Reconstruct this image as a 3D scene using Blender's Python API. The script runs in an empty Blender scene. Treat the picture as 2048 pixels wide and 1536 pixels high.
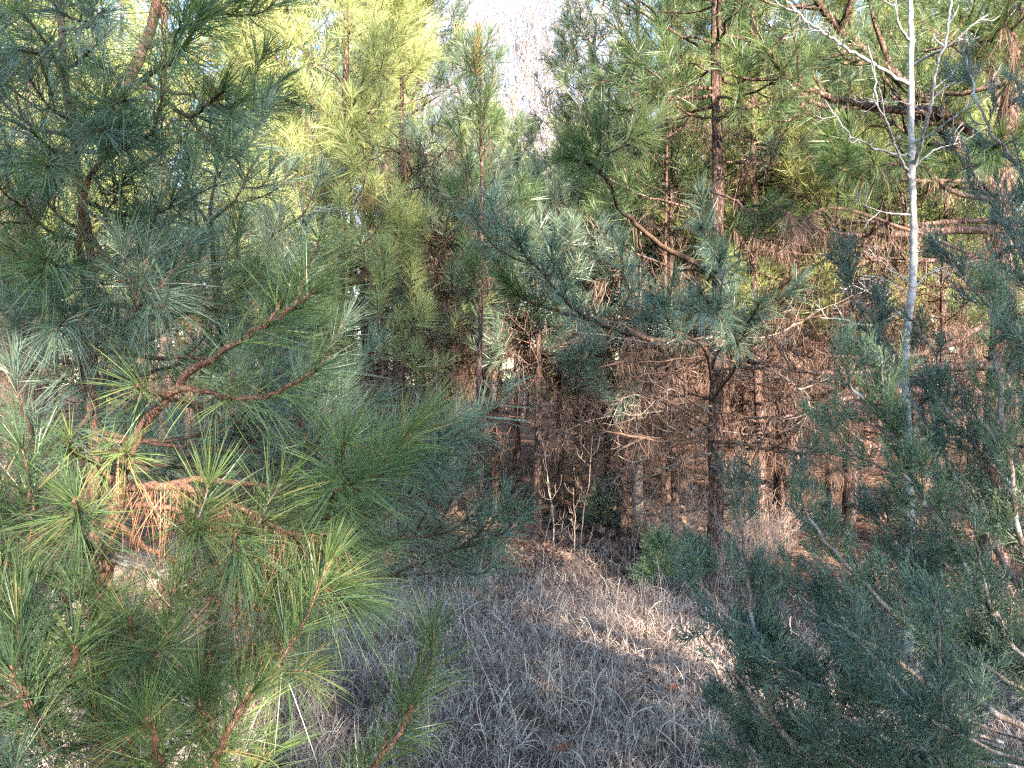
import bpy, math
import numpy as np
from mathutils import Vector

R = math.radians
sc = bpy.context.scene
COL = sc.collection

# ------------------------------------------------------------------ camera, sky, sun, exposure
F = 2048 * 26 / 36.0          # focal length in pixels of the 2048 px wide photograph
CH = 1.55                     # camera height
cam = bpy.data.objects.new("camera", bpy.data.cameras.new("camera"))
COL.objects.link(cam)
cam.location = (0, 0, CH)
cam.rotation_euler = (R(90), 0, 0)
cam.data.lens = 26
cam.data.sensor_width = 36
cam.data.clip_start = 0.05
cam.data.clip_end = 1500
sc.camera = cam

SUN_EL, SUN_AZ = R(19), R(24)     # azimuth measured from straight behind the camera towards the right
w = bpy.data.worlds.new("World"); sc.world = w; w.use_nodes = True
nt = w.node_tree
bg = nt.nodes["Background"]
sky = nt.nodes.new("ShaderNodeTexSky")
sky.sky_type = 'NISHITA'; sky.sun_disc = False
sky.sun_elevation = SUN_EL
sky.sun_rotation = R(180) - SUN_AZ
sky.air_density = 1.0; sky.dust_density = 0.2; sky.ozone_density = 1.8
nt.links.new(sky.outputs[0], bg.inputs[0])
bg.inputs[1].default_value = 0.15

sd = Vector((math.sin(SUN_AZ) * math.cos(SUN_EL), -math.cos(SUN_AZ) * math.cos(SUN_EL), math.sin(SUN_EL)))
sun = bpy.data.objects.new("sun", bpy.data.lights.new("sun", 'SUN'))
COL.objects.link(sun)
sun.data.energy = 5.0; sun.data.angle = R(0.6); sun.data.color = (1.0, 0.84, 0.69)
sun.rotation_euler = sd.to_track_quat('Z', 'Y').to_euler()
sun.location = (5, -12, 12)

sc.view_settings.view_transform = 'Standard'
sc.view_settings.look = 'None'
sc.view_settings.gamma = 1.0
sc.view_settings.use_curve_mapping = False
sc.view_settings.exposure = 2.8
sc.render.engine = 'CYCLES'
cy = sc.cycles
cy.max_bounces = 6; cy.diffuse_bounces = 3; cy.glossy_bounces = 2; cy.transmission_bounces = 3; cy.transparent_max_bounces = 4
cy.use_adaptive_sampling = True; cy.adaptive_threshold = 0.02
cy.use_denoising = False; cy.pixel_filter_type = 'BLACKMAN_HARRIS'; cy.filter_width = 1.3; cy.denoiser = 'OPENIMAGEDENOISE'; cy.denoising_input_passes = 'RGB_ALBEDO_NORMAL'
sc.render.film_transparent = False

# ------------------------------------------------------------------ helpers
rng = np.random.default_rng(11)

def P(px, py, Y):
    """a point of the place seen at pixel (px, py) of the photograph at distance Y"""
    return np.array([(px - 1024) / F * Y, Y, CH - (py - 768) / F * Y])

def nrm(v):
    return v / np.maximum(np.linalg.norm(v, axis=-1, keepdims=True), 1e-9)

def smooth(pts, K, jit=0.0):
    """Catmull-Rom through pts, K samples"""
    pts = np.asarray(pts, float)
    n = len(pts)
    e = np.vstack([2 * pts[0] - pts[1], pts, 2 * pts[-1] - pts[-2]])
    u = np.linspace(0, n - 1, K); i = np.minimum(u.astype(int), n - 2); f = (u - i)[:, None]
    p0, p1, p2, p3 = e[i], e[i + 1], e[i + 2], e[i + 3]
    q = 0.5 * (2 * p1 + (p2 - p0) * f + (2 * p0 - 5 * p1 + 4 * p2 - p3) * f ** 2 + (3 * p1 - p0 - 3 * p2 + p3) * f ** 3)
    if jit > 0:
        d = rng.normal(0, jit, (K, 3)); d[0] = 0
        q = q + d
    return q

class Buf:
    """collects triangles and one tint value per vertex, then links them as ONE mesh object"""
    def __init__(self):
        self.v = []; self.f = []; self.t = []; self.n = 0
    def add(self, v, f, t):
        self.v.append(v.reshape(-1, 3)); self.f.append(f.reshape(-1, 3) + self.n)
        self.t.append(np.broadcast_to(t, (len(self.v[-1]),)).astype(np.float32)); self.n += len(self.v[-1])
    def ribbons(self, pts, width, tint, tipw=0.0):
        """pts (N,K,3); width (N,) or float; tapering flat blades"""
        N, K = pts.shape[:2]
        if N == 0: return
        width = np.broadcast_to(width, (N,))
        ax = nrm(pts[:, -1] - pts[:, 0])
        sd_ = nrm(np.cross(ax, rng.normal(size=(N, 3))))
        prof = np.ones(K); prof[0] = 0.75
        if K > 3: prof[-2] = 0.85
        off = sd_[:, None, :] * (width[:, None] * 0.5 * prof[None, :])[:, :, None]
        L = pts[:, :-1] - off[:, :-1]; Rr = pts[:, :-1] + off[:, :-1]
        v = np.empty((N, 2 * (K - 1) + 1, 3))
        v[:, 0:2 * (K - 1):2] = L; v[:, 1:2 * (K - 1):2] = Rr; v[:, -1] = pts[:, -1]
        fs = []
        for k in range(K - 2):
            a = 2 * k
            fs += [(a, a + 1, a + 3), (a, a + 3, a + 2)]
        a = 2 * (K - 2)
        fs.append((a, a + 1, a + 2))
        fs = np.array(fs)
        f = fs[None] + (np.arange(N) * v.shape[1])[:, None, None]
        t = np.repeat(np.broadcast_to(tint, (N,)), v.shape[1])
        self.add(v, f, t)
    def tubes(self, pts, rad, ns=5, tint=0.5, ref=None, rough=0.0):
        """pts (N,K,3), rad (N,K)"""
        N, K = pts.shape[:2]
        if N == 0: return
        rad = np.broadcast_to(rad, (N, K))
        t = np.gradient(pts, axis=1); t = nrm(t)
        m = nrm(t.mean(axis=1))
        rf = np.where((np.abs(m[:, 2:3]) < 0.8), np.array([[0, 0, 1.0]]), np.array([[1.0, 0, 0]]))
        a = nrm(np.cross(t, rf[:, None, :])); b = np.cross(t, a)
        ang = np.arange(ns) * 2 * math.pi / ns
        rr = rad[:, :, None] * (1 + (rng.normal(0, rough, (N, K, ns)) if rough else 0))
        v = pts[:, :, None, :] + (a[:, :, None, :] * np.cos(ang)[None, None, :, None] + b[:, :, None, :] * np.sin(ang)[None, None, :, None]) * rr[..., None]
        k, s = np.meshgrid(np.arange(K - 1), np.arange(ns), indexing='ij')
        i0 = (k * ns + s).ravel(); i1 = (k * ns + (s + 1) % ns).ravel(); i2 = i1 + ns; i3 = i0 + ns
        fs = np.concatenate([np.stack([i0, i1, i2], 1), np.stack([i0, i2, i3], 1)])
        # end caps
        cap = [(( K - 1) * ns, (K - 1) * ns + j, (K - 1) * ns + j + 1) for j in range(1, ns - 1)]
        fs = np.concatenate([fs, np.array(cap)]) if cap else fs
        f = fs[None] + (np.arange(N) * K * ns)[:, None, None]
        self.add(v, f, np.repeat(np.broadcast_to(tint, (N,)), K * ns))
    def mesh(self, name, mat, smoothf=False):
        me = bpy.data.meshes.new(name)
        if self.n:
            v = np.concatenate(self.v).astype(np.float32); f = np.concatenate(self.f).astype(np.int32); t = np.concatenate(self.t)
            me.vertices.add(len(v)); me.vertices.foreach_set("co", v.ravel())
            me.loops.add(f.size); me.loops.foreach_set("vertex_index", f.ravel())
            me.polygons.add(len(f)); me.polygons.foreach_set("loop_start", np.arange(0, f.size, 3, dtype=np.int32))
            if smoothf:
                me.polygons.foreach_set("use_smooth", np.ones(len(f), bool))
            else:
                me.polygons.foreach_set("use_smooth", np.zeros(len(f), bool))
            at = me.attributes.new("tint", 'FLOAT', 'POINT'); at.data.foreach_set("value", t)
            me.update(calc_edges=True)
        me.materials.append(mat)
        return me
    def obj(self, name, mat, parent=None, smoothf=False):
        o = bpy.data.objects.new(name, self.mesh(name, mat, smoothf)); COL.objects.link(o)
        if parent is not None: o.parent = parent
        return o

def tag(o, label, cat, group=None, kind=None):
    if kind: o["kind"] = kind
    if label: o["label"] = label
    if cat: o["category"] = cat
    if group: o["group"] = group
    return o

def empty(name, loc=(0, 0, 0), rz=0, s=1):
    o = bpy.data.objects.new(name, None); COL.objects.link(o)
    o.location = loc; o.rotation_euler = (0, 0, rz); o.scale = (s, s, s); o.empty_display_size = 0.3
    return o

def dup(root, loc, rz, s, label, cat, group=None, name=None):
    c = root.copy(); COL.objects.link(c)
    if name: c.name = name
    c.location = loc; c.rotation_euler = (0, 0, rz); c.scale = (s, s, s)
    for k in ("group",):
        if k in c: del c[k]
    tag(c, label, cat, group)
    for ch in list(root.children):
        d = ch.copy(); COL.objects.link(d); d.parent = c
        for g in list(ch.children):
            e = g.copy(); COL.objects.link(e); e.parent = d
    return c

# ------------------------------------------------------------------ materials
def new_mat(name):
    m = bpy.data.materials.new(name); m.use_nodes = True
    return m, m.node_tree.nodes, m.node_tree.links, m.node_tree.nodes["Principled BSDF"]

def ramp(N, cols):
    r = N.new("ShaderNodeValToRGB")
    el = r.color_ramp.elements
    while len(el) < len(cols): el.new(0.5)
    for e, (p, c) in zip(el, cols): e.position = p; e.color = (*c, 1)
    return r

def blade_mat(name, cols, rough=0.5, spec=0.5, trans=0.3, tcol=(1.0, 1.0, 1.0)):
    m, N, L, b = new_mat(name)
    at = N.new("ShaderNodeAttribute"); at.attribute_name = "tint"
    r = ramp(N, cols); L.new(at.outputs["Fac"], r.inputs[0])
    L.new(r.outputs[0], b.inputs["Base Color"])
    b.inputs["Roughness"].default_value = rough
    b.inputs["Specular IOR Level"].default_value = spec
    if trans > 0:
        tr = N.new("ShaderNodeBsdfTranslucent"); mx = N.new("ShaderNodeMixShader"); mx.inputs[0].default_value = trans
        mc = N.new("ShaderNodeMix"); mc.data_type = 'RGBA'; mc.blend_type = 'MULTIPLY'; mc.inputs[0].default_value = 1
        L.new(r.outputs[0], mc.inputs[6]); mc.inputs[7].default_value = (*tcol, 1)
        L.new(mc.outputs[2], tr.inputs[0])
        L.new(b.outputs[0], mx.inputs[1]); L.new(tr.outputs[0], mx.inputs[2])
        L.new(mx.outputs[0], N["Material Output"].inputs[0])
    return m

def bark_mat(name, cols, scale=30, stretch=0.25, bump=0.6, dist=0.01, rough=0.85, lichen=None):
    m, N, L, b = new_mat(name)
    tc = N.new("ShaderNodeTexCoord"); mp = N.new("ShaderNodeMapping")
    mp.inputs["Scale"].default_value = (1, 1, stretch)
    L.new(tc.outputs["Object"], mp.inputs[0])
    vo = N.new("ShaderNodeTexVoronoi"); vo.feature = 'DISTANCE_TO_EDGE'; vo.inputs["Scale"].default_value = scale
    no = N.new("ShaderNodeTexNoise"); no.inputs["Scale"].default_value = scale * 1.7; no.inputs["Detail"].default_value = 6
    n2 = N.new("ShaderNodeTexNoise"); n2.inputs["Scale"].default_value = scale * 0.3; n2.inputs["Detail"].default_value = 3
    mxv = N.new("ShaderNodeMix"); mxv.data_type = 'VECTOR'; mxv.inputs[0].default_value = 0.06
    L.new(mp.outputs[0], mxv.inputs[4]); L.new(no.outputs["Color"], mxv.inputs[5])
    L.new(mxv.outputs[1], vo.inputs["Vector"]); L.new(mp.outputs[0], no.inputs["Vector"]); L.new(mp.outputs[0], n2.inputs["Vector"])
    mth = N.new("ShaderNodeMath"); mth.operation = 'MULTIPLY'; mth.use_clamp = True
    L.new(vo.outputs["Distance"], mth.inputs[0]); mth.inputs[1].default_value = 6
    ad = N.new("ShaderNodeMath"); ad.operation = 'MULTIPLY'
    L.new(mth.outputs[0], ad.inputs[0]); L.new(no.outputs["Fac"], ad.inputs[1])
    ad2 = N.new("ShaderNodeMath"); ad2.operation = 'ADD'; L.new(ad.outputs[0], ad2.inputs[0])
    s2 = N.new("ShaderNodeMath"); s2.operation = 'MULTIPLY_ADD'; L.new(n2.outputs["Fac"], s2.inputs[0]); s2.inputs[1].default_value = 1.2; s2.inputs[2].default_value = -0.5
    L.new(s2.outputs[0], ad2.inputs[1])
    r = ramp(N, cols); L.new(ad2.outputs[0], r.inputs[0])
    out = r.outputs[0]
    if lichen:
        n3 = N.new("ShaderNodeTexNoise"); n3.inputs["Scale"].default_value = 14; n3.inputs["Detail"].default_value = 5
        L.new(tc.outputs["Object"], n3.inputs["Vector"])
        rr = ramp(N, [(0.56, (0, 0, 0)), (0.66, (1, 1, 1))]); L.new(n3.outputs["Fac"], rr.inputs[0])
        mc = N.new("ShaderNodeMix"); mc.data_type = 'RGBA'; L.new(rr.outputs[0], mc.inputs[0])
        L.new(out, mc.inputs[6]); mc.inputs[7].default_value = (*lichen, 1); out = mc.outputs[2]
    L.new(out, b.inputs["Base Color"])
    b.inputs["Roughness"].default_value = rough; b.inputs["Specular IOR Level"].default_value = 0.2
    bp = N.new("ShaderNodeBump"); bp.inputs["Strength"].default_value = bump; bp.inputs["Distance"].default_value = dist
    L.new(ad.outputs[0], bp.inputs["Height"]); L.new(bp.outputs[0], b.inputs["Normal"])
    return m

M = {}
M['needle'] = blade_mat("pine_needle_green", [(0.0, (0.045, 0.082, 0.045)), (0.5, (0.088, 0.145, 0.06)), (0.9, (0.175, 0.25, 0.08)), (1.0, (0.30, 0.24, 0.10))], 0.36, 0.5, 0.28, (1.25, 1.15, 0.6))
M['needle_sun_tinted'] = blade_mat("sun_tinted_pine_needle", [(0.0, (0.19, 0.24, 0.10)), (0.5, (0.33, 0.38, 0.155)), (0.92, (0.45, 0.48, 0.20)), (1.0, (0.50, 0.38, 0.20))], 0.5, 0.4, 0.3, (1.2, 1.1, 0.6))  # paler, yellower needle copy: sunlight put into the colour of sunlit crowns
M['needle_shade_tinted'] = blade_mat("shade_tinted_pine_needle", [(0.0, (0.075, 0.12, 0.09)), (0.6, (0.135, 0.195, 0.14)), (1.0, (0.22, 0.30, 0.19))], 0.36, 0.6, 0.25, (1.0, 1.0, 0.8))  # bluer needle copy: shade and sky reflection put into the colour
M['dead'] = blade_mat("dead_pine_needle", [(0.0, (0.085, 0.052, 0.042)), (0.5, (0.17, 0.105, 0.08)), (1.0, (0.33, 0.225, 0.165))], 0.65, 0.25, 0.2)
M['dead_orange'] = blade_mat('sun_tinted_orange_dead_needle', [(0.0, (0.17, 0.08, 0.05)), (0.5, (0.32, 0.155, 0.09)), (1.0, (0.50, 0.30, 0.18))], 0.6, 0.3, 0.25)  # orange-brown dead needles, brightened in the colour for the sunlit low limbs
M['straw'] = blade_mat("dry_grass_blade", [(0.0, (0.10, 0.072, 0.062)), (0.35, (0.28, 0.21, 0.175)), (0.75, (0.47, 0.375, 0.31)), (1.0, (0.66, 0.56, 0.46))], 0.55, 0.35, 0.2)
M['moss'] = blade_mat("green_moss_blade", [(0.0, (0.07, 0.10, 0.035)), (1.0, (0.22, 0.27, 0.12))], 0.7, 0.2, 0.2)
M['leaf'] = blade_mat("dead_oak_leaf", [(0.0, (0.075, 0.05, 0.045)), (0.6, (0.16, 0.10, 0.08)), (1.0, (0.34, 0.20, 0.12))], 0.6, 0.3, 0.1)
M['leaf_orange'] = blade_mat("orange_oak_leaf", [(0.0, (0.16, 0.07, 0.045)), (1.0, (0.22, 0.10, 0.065))], 0.6, 0.3, 0.15)
M['cedar'] = blade_mat("cedar_scale_foliage", [(0.0, (0.058, 0.09, 0.07)), (0.5, (0.105, 0.155, 0.11)), (0.9, (0.18, 0.25, 0.125)), (1.0, (0.22, 0.27, 0.13))], 0.45, 0.5, 0.15)
M['bark_young'] = bark_mat("orange_brown_flaky_bark", [(0.05, (0.06, 0.032, 0.024)), (0.35, (0.15, 0.08, 0.056)), (0.75, (0.27, 0.155, 0.11)), (1.0, (0.38, 0.28, 0.23))], 75, 0.35, 0.8, 0.006)
M['bark_old'] = bark_mat("furrowed_pine_bark", [(0.05, (0.022, 0.015, 0.013)), (0.3, (0.085, 0.052, 0.042)), (0.7, (0.22, 0.14, 0.11)), (1.0, (0.36, 0.25, 0.21))], 42, 0.22, 1.0, 0.02)
M['twig'] = bark_mat("brown_twig_bark", [(0.1, (0.05, 0.032, 0.026)), (0.5, (0.13, 0.08, 0.058)), (1.0, (0.26, 0.17, 0.12))], 90, 0.5, 0.5, 0.003)
M['deadwood'] = bark_mat("weathered_dead_twig", [(0.1, (0.07, 0.052, 0.045)), (0.5, (0.20, 0.15, 0.125)), (1.0, (0.42, 0.35, 0.29))], 60, 0.5, 0.5, 0.003, lichen=(0.33, 0.35, 0.28))
M['bark_grey'] = bark_mat("smooth_pale_grey_bark", [(0.0, (0.13, 0.125, 0.125)), (0.5, (0.27, 0.265, 0.26)), (1.0, (0.42, 0.41, 0.40))], 12, 1.5, 0.12, 0.004, 0.7)
M['bark_cedar'] = bark_mat("cedar_stem_bark", [(0.0, (0.10, 0.07, 0.055)), (0.5, (0.26, 0.21, 0.18)), (1.0, (0.42, 0.38, 0.35))], 60, 0.12, 0.6, 0.004, lichen=(0.42, 0.44, 0.44))
M['bark_hard'] = bark_mat("pale_hardwood_bark", [(0.0, (0.11, 0.09, 0.095)), (0.5, (0.26, 0.235, 0.235)), (1.0, (0.46, 0.43, 0.42))], 5, 0.5, 0.3, 0.02, 0.8)

def ground_mat():
    m, N, L, b = new_mat("forest_floor")
    tc = N.new("ShaderNodeTexCoord")
    n1 = N.new("ShaderNodeTexNoise"); n1.inputs["Scale"].default_value = 0.9; n1.inputs["Detail"].default_value = 8
    n2 = N.new("ShaderNodeTexNoise"); n2.inputs["Scale"].default_value = 45; n2.inputs["Detail"].default_value = 6
    for n in (n1, n2): L.new(tc.outputs["Object"], n.inputs["Vector"])
    r1 = ramp(N, [(0.35, (0.10, 0.062, 0.046)), (0.6, (0.19, 0.115, 0.08))]); L.new(n1.outputs["Fac"], r1.inputs[0])
    r2 = ramp(N, [(0.3, (0.25, 0.25, 0.25)), (0.7, (1.2, 1.1, 1.0))]); L.new(n2.outputs["Fac"], r2.inputs[0])
    mc = N.new("ShaderNodeMix"); mc.data_type = 'RGBA'; mc.blend_type = 'MULTIPLY'; mc.inputs[0].default_value = 1
    L.new(r1.outputs[0], mc.inputs[6]); L.new(r2.outputs[0], mc.inputs[7]); L.new(mc.outputs[2], b.inputs["Base Color"])
    b.inputs["Roughness"].default_value = 0.95; b.inputs["Specular IOR Level"].default_value = 0.1
    bp = N.new("ShaderNodeBump"); bp.inputs["Strength"].default_value = 1; bp.inputs["Distance"].default_value = 0.03
    L.new(n2.outputs["Fac"], bp.inputs["Height"]); L.new(bp.outputs[0], b.inputs["Normal"])
    return m
M['ground'] = ground_mat()

# ------------------------------------------------------------------ ground
def gh(x, y):
    """height of the ground"""
    x = np.asarray(x, float); y = np.asarray(y, float)
    near = np.exp(-((np.hypot(x, y - 8)) / 30.0) ** 2)
    return (0.035 * np.sin(1.9 * x + 0.7 * y) * np.sin(1.3 * y - 0.8 * x + 1) + 0.02 * np.sin(4.1 * x + 1.2) * np.sin(3.3 * y + 2)
            + 0.05 * np.sin(0.55 * x + 0.4) * np.cos(0.4 * y)) * near

rng = np.random.default_rng(101)
def make_ground():
    def axis(lo, hi, mid0, mid1, st):
        a = np.arange(mid0, mid1 + 1e-6, st)
        l = mid0 - np.geomspace(st, mid0 - lo, 24)[::-1]; h = mid1 + np.geomspace(st, hi - mid1, 24)
        return np.concatenate([l, a, h])
    xs = axis(-600, 600, -10, 12, 0.12); ys = axis(-300, 900, 0, 26, 0.12)
    X, Y = np.meshgrid(xs, ys)
    v = np.stack([X, Y, gh(X, Y)], -1).reshape(-1, 3)
    nx, ny = len(xs), len(ys)
    i, j = np.meshgrid(np.arange(nx - 1), np.arange(ny - 1))
    a = (j * nx + i).ravel()
    f = np.concatenate([np.stack([a, a + 1, a + nx + 1], 1), np.stack([a, a + nx + 1, a + nx], 1)])
    b = Buf(); b.add(v, f, 0.5)
    o = b.obj("ground", M['ground'], None, True); o["kind"] = "structure"
make_ground()

# ------------------------------------------------------------------ needle shoots
def needle_shoot(buf, path, s0, dens, nl, w, K=4, per=3, tip=1.0, droop=0.12, tint=(0.2, 0.8), sweep=(68, 26), base_r=0.003):
    """path (n,3) axis; needles from arc fraction s0 to 1; dens fascicles per metre"""
    path = np.asarray(path)
    seg = np.linalg.norm(np.diff(path, axis=0), axis=1); cum = np.concatenate([[0], np.cumsum(seg)]); T = cum[-1]
    n = max(3, int(dens * T * (1 - s0)))
    s = s0 + (1 - s0) * rng.random(n) ** 0.85
    ntip = int(n * 0.10 * tip)
    s = np.concatenate([s, 1 - rng.random(ntip) * 0.03]); n = len(s)
    idx = np.clip(np.searchsorted(cum, s * T) - 1, 0, len(path) - 2)
    fr = ((s * T - cum[idx]) / np.maximum(seg[idx], 1e-6))[:, None]
    pos = path[idx] * (1 - fr) + path[idx + 1] * fr
    t = nrm(path[idx + 1] - path[idx])
    u = (s - s0) / max(1 - s0, 1e-6)
    a = np.radians(sweep[0] + (sweep[1] - sweep[0]) * u + rng.normal(0, 13, n))
    pr = rng.normal(size=(n, 3)); pr = nrm(pr - (pr * t).sum(1, keepdims=True) * t)
    d = t * np.cos(a)[:, None] + pr * np.sin(a)[:, None]
    L = nl * (0.72 + 0.4 * rng.random(n)) * (1 - 0.25 * np.maximum(0, u - 0.85) / 0.15)
    tb = tint[0] + (tint[1] - tint[0]) * rng.random(n)
    yel = rng.random(n) < 0.02
    tb[yel] = 1.0
    # repeat per fascicle
    pos = np.repeat(pos, per, 0); d = np.repeat(d, per, 0); t = np.repeat(t, per, 0); L = np.repeat(L, per) * (1 + rng.normal(0, 0.05, n * per)); tb = np.repeat(tb, per)
    d = nrm(d + rng.normal(0, 0.07, d.shape))
    bend = nrm(rng.normal(size=d.shape)) * rng.normal(0.0, 0.07, (len(d), 1)) + t * 0.10 + np.array([0, 0, -1.0]) * (droop * (0.6 + 0.8 * rng.random((len(d), 1))))
    ss = np.linspace(0, 1, K)[None, :, None]
    pts = pos[:, None] + d[:, None] * ss * L[:, None, None] + bend[:, None] * (ss ** 2) * L[:, None, None]
    buf.ribbons(pts, w * (0.8 + 0.4 * rng.random(len(d))), np.clip(tb + rng.normal(0, 0.06, len(d)), 0, 1))

def hang_needles(buf, pts, n, nl, w, K=3, spread=0.35):
    """dead needles draped over a limb and hanging down"""
    pts = np.asarray(pts)
    i = rng.integers(0, len(pts) - 1, n); f = rng.random((n, 1))
    pos = pts[i] * (1 - f) + pts[i + 1] * f + rng.normal(0, 0.006, (n, 3))
    d = nrm(np.array([0, 0, -1.0]) + rng.normal(0, spread, (n, 3)))
    L = nl * (0.6 + 0.6 * rng.random(n))
    bend = rng.normal(0, 0.10, (n, 3)) + np.array([0, 0, -0.12])
    ss = np.linspace(0, 1, K)[None, :, None]
    q = pos[:, None] + d[:, None] * ss * L[:, None, None] + bend[:, None] * ss ** 2 * L[:, None, None]
    buf.ribbons(q, w, rng.random(n))

def stubs(buf, path, rad, n, ln, w):
    """short bracts left on needle-bearing wood"""
    path = np.asarray(path); i = rng.integers(0, len(path) - 1, n); f = rng.random((n, 1))
    pos = path[i] * (1 - f) + path[i + 1] * f; t = nrm(path[i + 1] - path[i])
    pr = rng.normal(size=(n, 3)); pr = nrm(pr - (pr * t).sum(1, keepdims=True) * t)
    r = rad[i][:, None]
    a = pos + pr * r * 0.8; d = nrm(pr + t * 0.6) * ln
    buf.ribbons(np.stack([a, a + d * 0.5, a + d], 1), w, 0.7 * rng.random(n))

def arc_len(p): return np.linalg.norm(np.diff(p, axis=0), axis=1).sum()

def sub_twig(path, s, ang, L, K=6, up=0.35, az=None, fwd=0.9):
    """a side twig that leaves `path` at fraction s"""
    i = min(int(s * (len(path) - 1)), len(path) - 2)
    p = path[i]; t = nrm(path[i + 1] - path[i])
    pr = rng.normal(size=3) if az is None else az; pr = nrm(pr - (pr @ t) * t)
    d = t * math.cos(ang) + pr * math.sin(ang)
    q = [p, p + d * L * 0.33, p + d * L * 0.66 + np.array([0, 0, up * L * 0.12]), p + nrm(d + t * 0.25 * fwd) * L * 0.95 + np.array([0, 0, up * L * 0.38])]
    return smooth(q, K, L * 0.008)

# ------------------------------------------------------------------ procedural pines (mid-distance and background)
def pine_arrays(H, r0, base, top_len, mid_len, whorl=0.34, per=4, lean=(0, 0), nl=0.17, w=0.002, dens=260, K=3, nper=2,
                el0=12, tuft=0.42, dead_from=0.4, dead_n=10, dead_needles=1.0, twigs=4, tint=(0.2, 0.8), wood_ns=6, up=0.5, forks=0, curl=1.0, dlen=1.0, dw=None):
    wood, green, dead = Buf(), Buf(), Buf()
    K_t = 14
    z = np.linspace(0, H, K_t)
    wob = np.cumsum(rng.normal(0, 0.012 * H / 7, (K_t, 2)), axis=0)
    tr = np.stack([wob[:, 0] + lean[0] * (z / H) ** 1.4, wob[:, 1] + lean[1] * (z / H) ** 1.4, z], 1)
    tr[:, :2] -= tr[0, :2]
    rad = r0 * (1 - 0.9 * (z / H)) ** 0.9 + 0.004; rad[0] *= 1.2
    wood.tubes(smooth(tr, 40)[None], np.interp(np.linspace(0, H, 40), z, rad)[None], 9, 0.5, rough=0.045)
    def tp(h):
        return np.array([np.interp(h, z, tr[:, 0]), np.interp(h, z, tr[:, 1]), h])
    needle_shoot(green, smooth([tp(H - 0.45), tp(H - 0.2), tp(H) + [0, 0, 0.02]], 5), 0, dens * 1.2, nl, w, K, nper, tint=tint)
    TW, TR = [], []
    h = base
    while h < H - 0.25:
        f = (h - base) / (H - base)
        L0 = (mid_len * (1 - f) ** 0.75 + top_len * f) * (0.75 + 0.3 * min(1, f * 5))
        for k in range(per + (rng.random() < 0.4)):
            az = rng.random() * 2 * math.pi
            L = L0 * (0.65 + 0.6 * rng.random())
            el = R(el0 + (50 - el0) * f + rng.normal(0, 9))
            d = np.array([math.cos(az) * math.cos(el), math.sin(az) * math.cos(el), math.sin(el)])
            p0 = tp(h + rng.normal(0, 0.06))
            sag = -0.06 * L * (1 - f)
            q = [p0, p0 + d * L * 0.35 + [0, 0, sag], p0 + d * L * 0.7 + [0, 0, sag + 0.06 * L * up], p0 + d * L + [0, 0, 0.30 * L * up]]
            br = smooth(q, 9, 0.012 * L)
            r = (0.25 + 0.75 * (1 - f)) * r0 * 0.22 * (0.7 + 0.4 * rng.random())
            TW.append(br); TR.append(np.linspace(max(r, .005), 0.003, 9))
            s0 = max(0.0, 1 - tuft / L)
            needle_shoot(green, br, s0, dens, nl, w, K, nper, tint=tint)
            nt_ = max(1, int(twigs * (0.6 + 0.8 * rng.random()) * min(1.3, L / 0.8)))
            for j in range(nt_):
                s = 0.35 + 0.6 * (j + rng.random()) / nt_
                Ls = (0.22 + 0.38 * (1 - s)) * min(L, 1.6) * (0.7 + 0.6 * rng.random()) + 0.08
                tw = sub_twig(br, min(s, 0.95), R(38 + rng.random() * 22), Ls, 6, up=0.8 * curl)
                TW.append(smooth(tw, 9)); TR.append(np.linspace(max(r * 0.45, 0.0035), 0.0022, 9))
                needle_shoot(green, tw, max(0, 1 - tuft * 0.8 / Ls), dens, nl, w, K, nper, tint=tint)
                if Ls > 0.38:
                    for _ in range(2):
                        t2 = sub_twig(tw, 0.3 + 0.4 * rng.random(), R(45), 0.22, 5, up=1.0)
                        TW.append(smooth(t2, 9)); TR.append(np.linspace(0.003, 0.002, 9))
                        needle_shoot(green, t2, 0.1, dens, nl, w, K, nper, tint=tint)
            if rng.random() < 0.5 * dead_needles * (1 - f) ** 2:
                hang_needles(dead, br[2:7], int(26 * dead_needles), nl * 0.95, w * 1.0 if dw is None else dw)
        h += whorl * (0.8 + 0.4 * rng.random())
    # dead lower limbs
    for k in range(dead_n):
        h = dead_from + (base + 0.5 - dead_from) * rng.random()
        az = rng.random() * 2 * math.pi; L = mid_len * (0.35 + 0.65 * rng.random()) * 0.9 * dlen
        el = R(rng.normal(2, 16)); d = np.array([math.cos(az) * math.cos(el), math.sin(az) * math.cos(el), math.sin(el)])
        p0 = tp(h); q = [p0, p0 + d * L * 0.4 + rng.normal(0, 0.03, 3), p0 + d * L * 0.75 + rng.normal(0, 0.06, 3) - [0, 0, 0.03], p0 + d * L + rng.normal(0, 0.08, 3) + [0, 0, 0.05]]
        br = smooth(q, 9, 0.014)
        TW.append(br); TR.append(np.linspace(r0 * 0.16 + 0.003, 0.003, 9))
        for j in range(5):
            tw = sub_twig(br, 0.25 + 0.7 * rng.random(), R(50), (0.15 + 0.35 * rng.random()), 9, up=rng.normal(0, 0.7))
            TW.append(tw); TR.append(np.linspace(0.0045, 0.002, 9))
            if rng.random() < 0.6:
                t2 = sub_twig(tw, 0.5, R(55), 0.15, 9, up=rng.normal(0, 0.7)); TW.append(t2); TR.append(np.linspace(0.003, 0.0016, 9))
            if rng.random() < 0.35 * dead_needles: hang_needles(dead, tw, int(16 * dead_needles), nl, w if dw is None else dw)
        if rng.random() < 0.55 * dead_needles: hang_needles(dead, br[2:], int(34 * dead_needles), nl, w if dw is None else dw)
    wood.tubes(np.array(TW), np.array(TR), wood_ns, 0.5)
    return wood, green, dead

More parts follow.
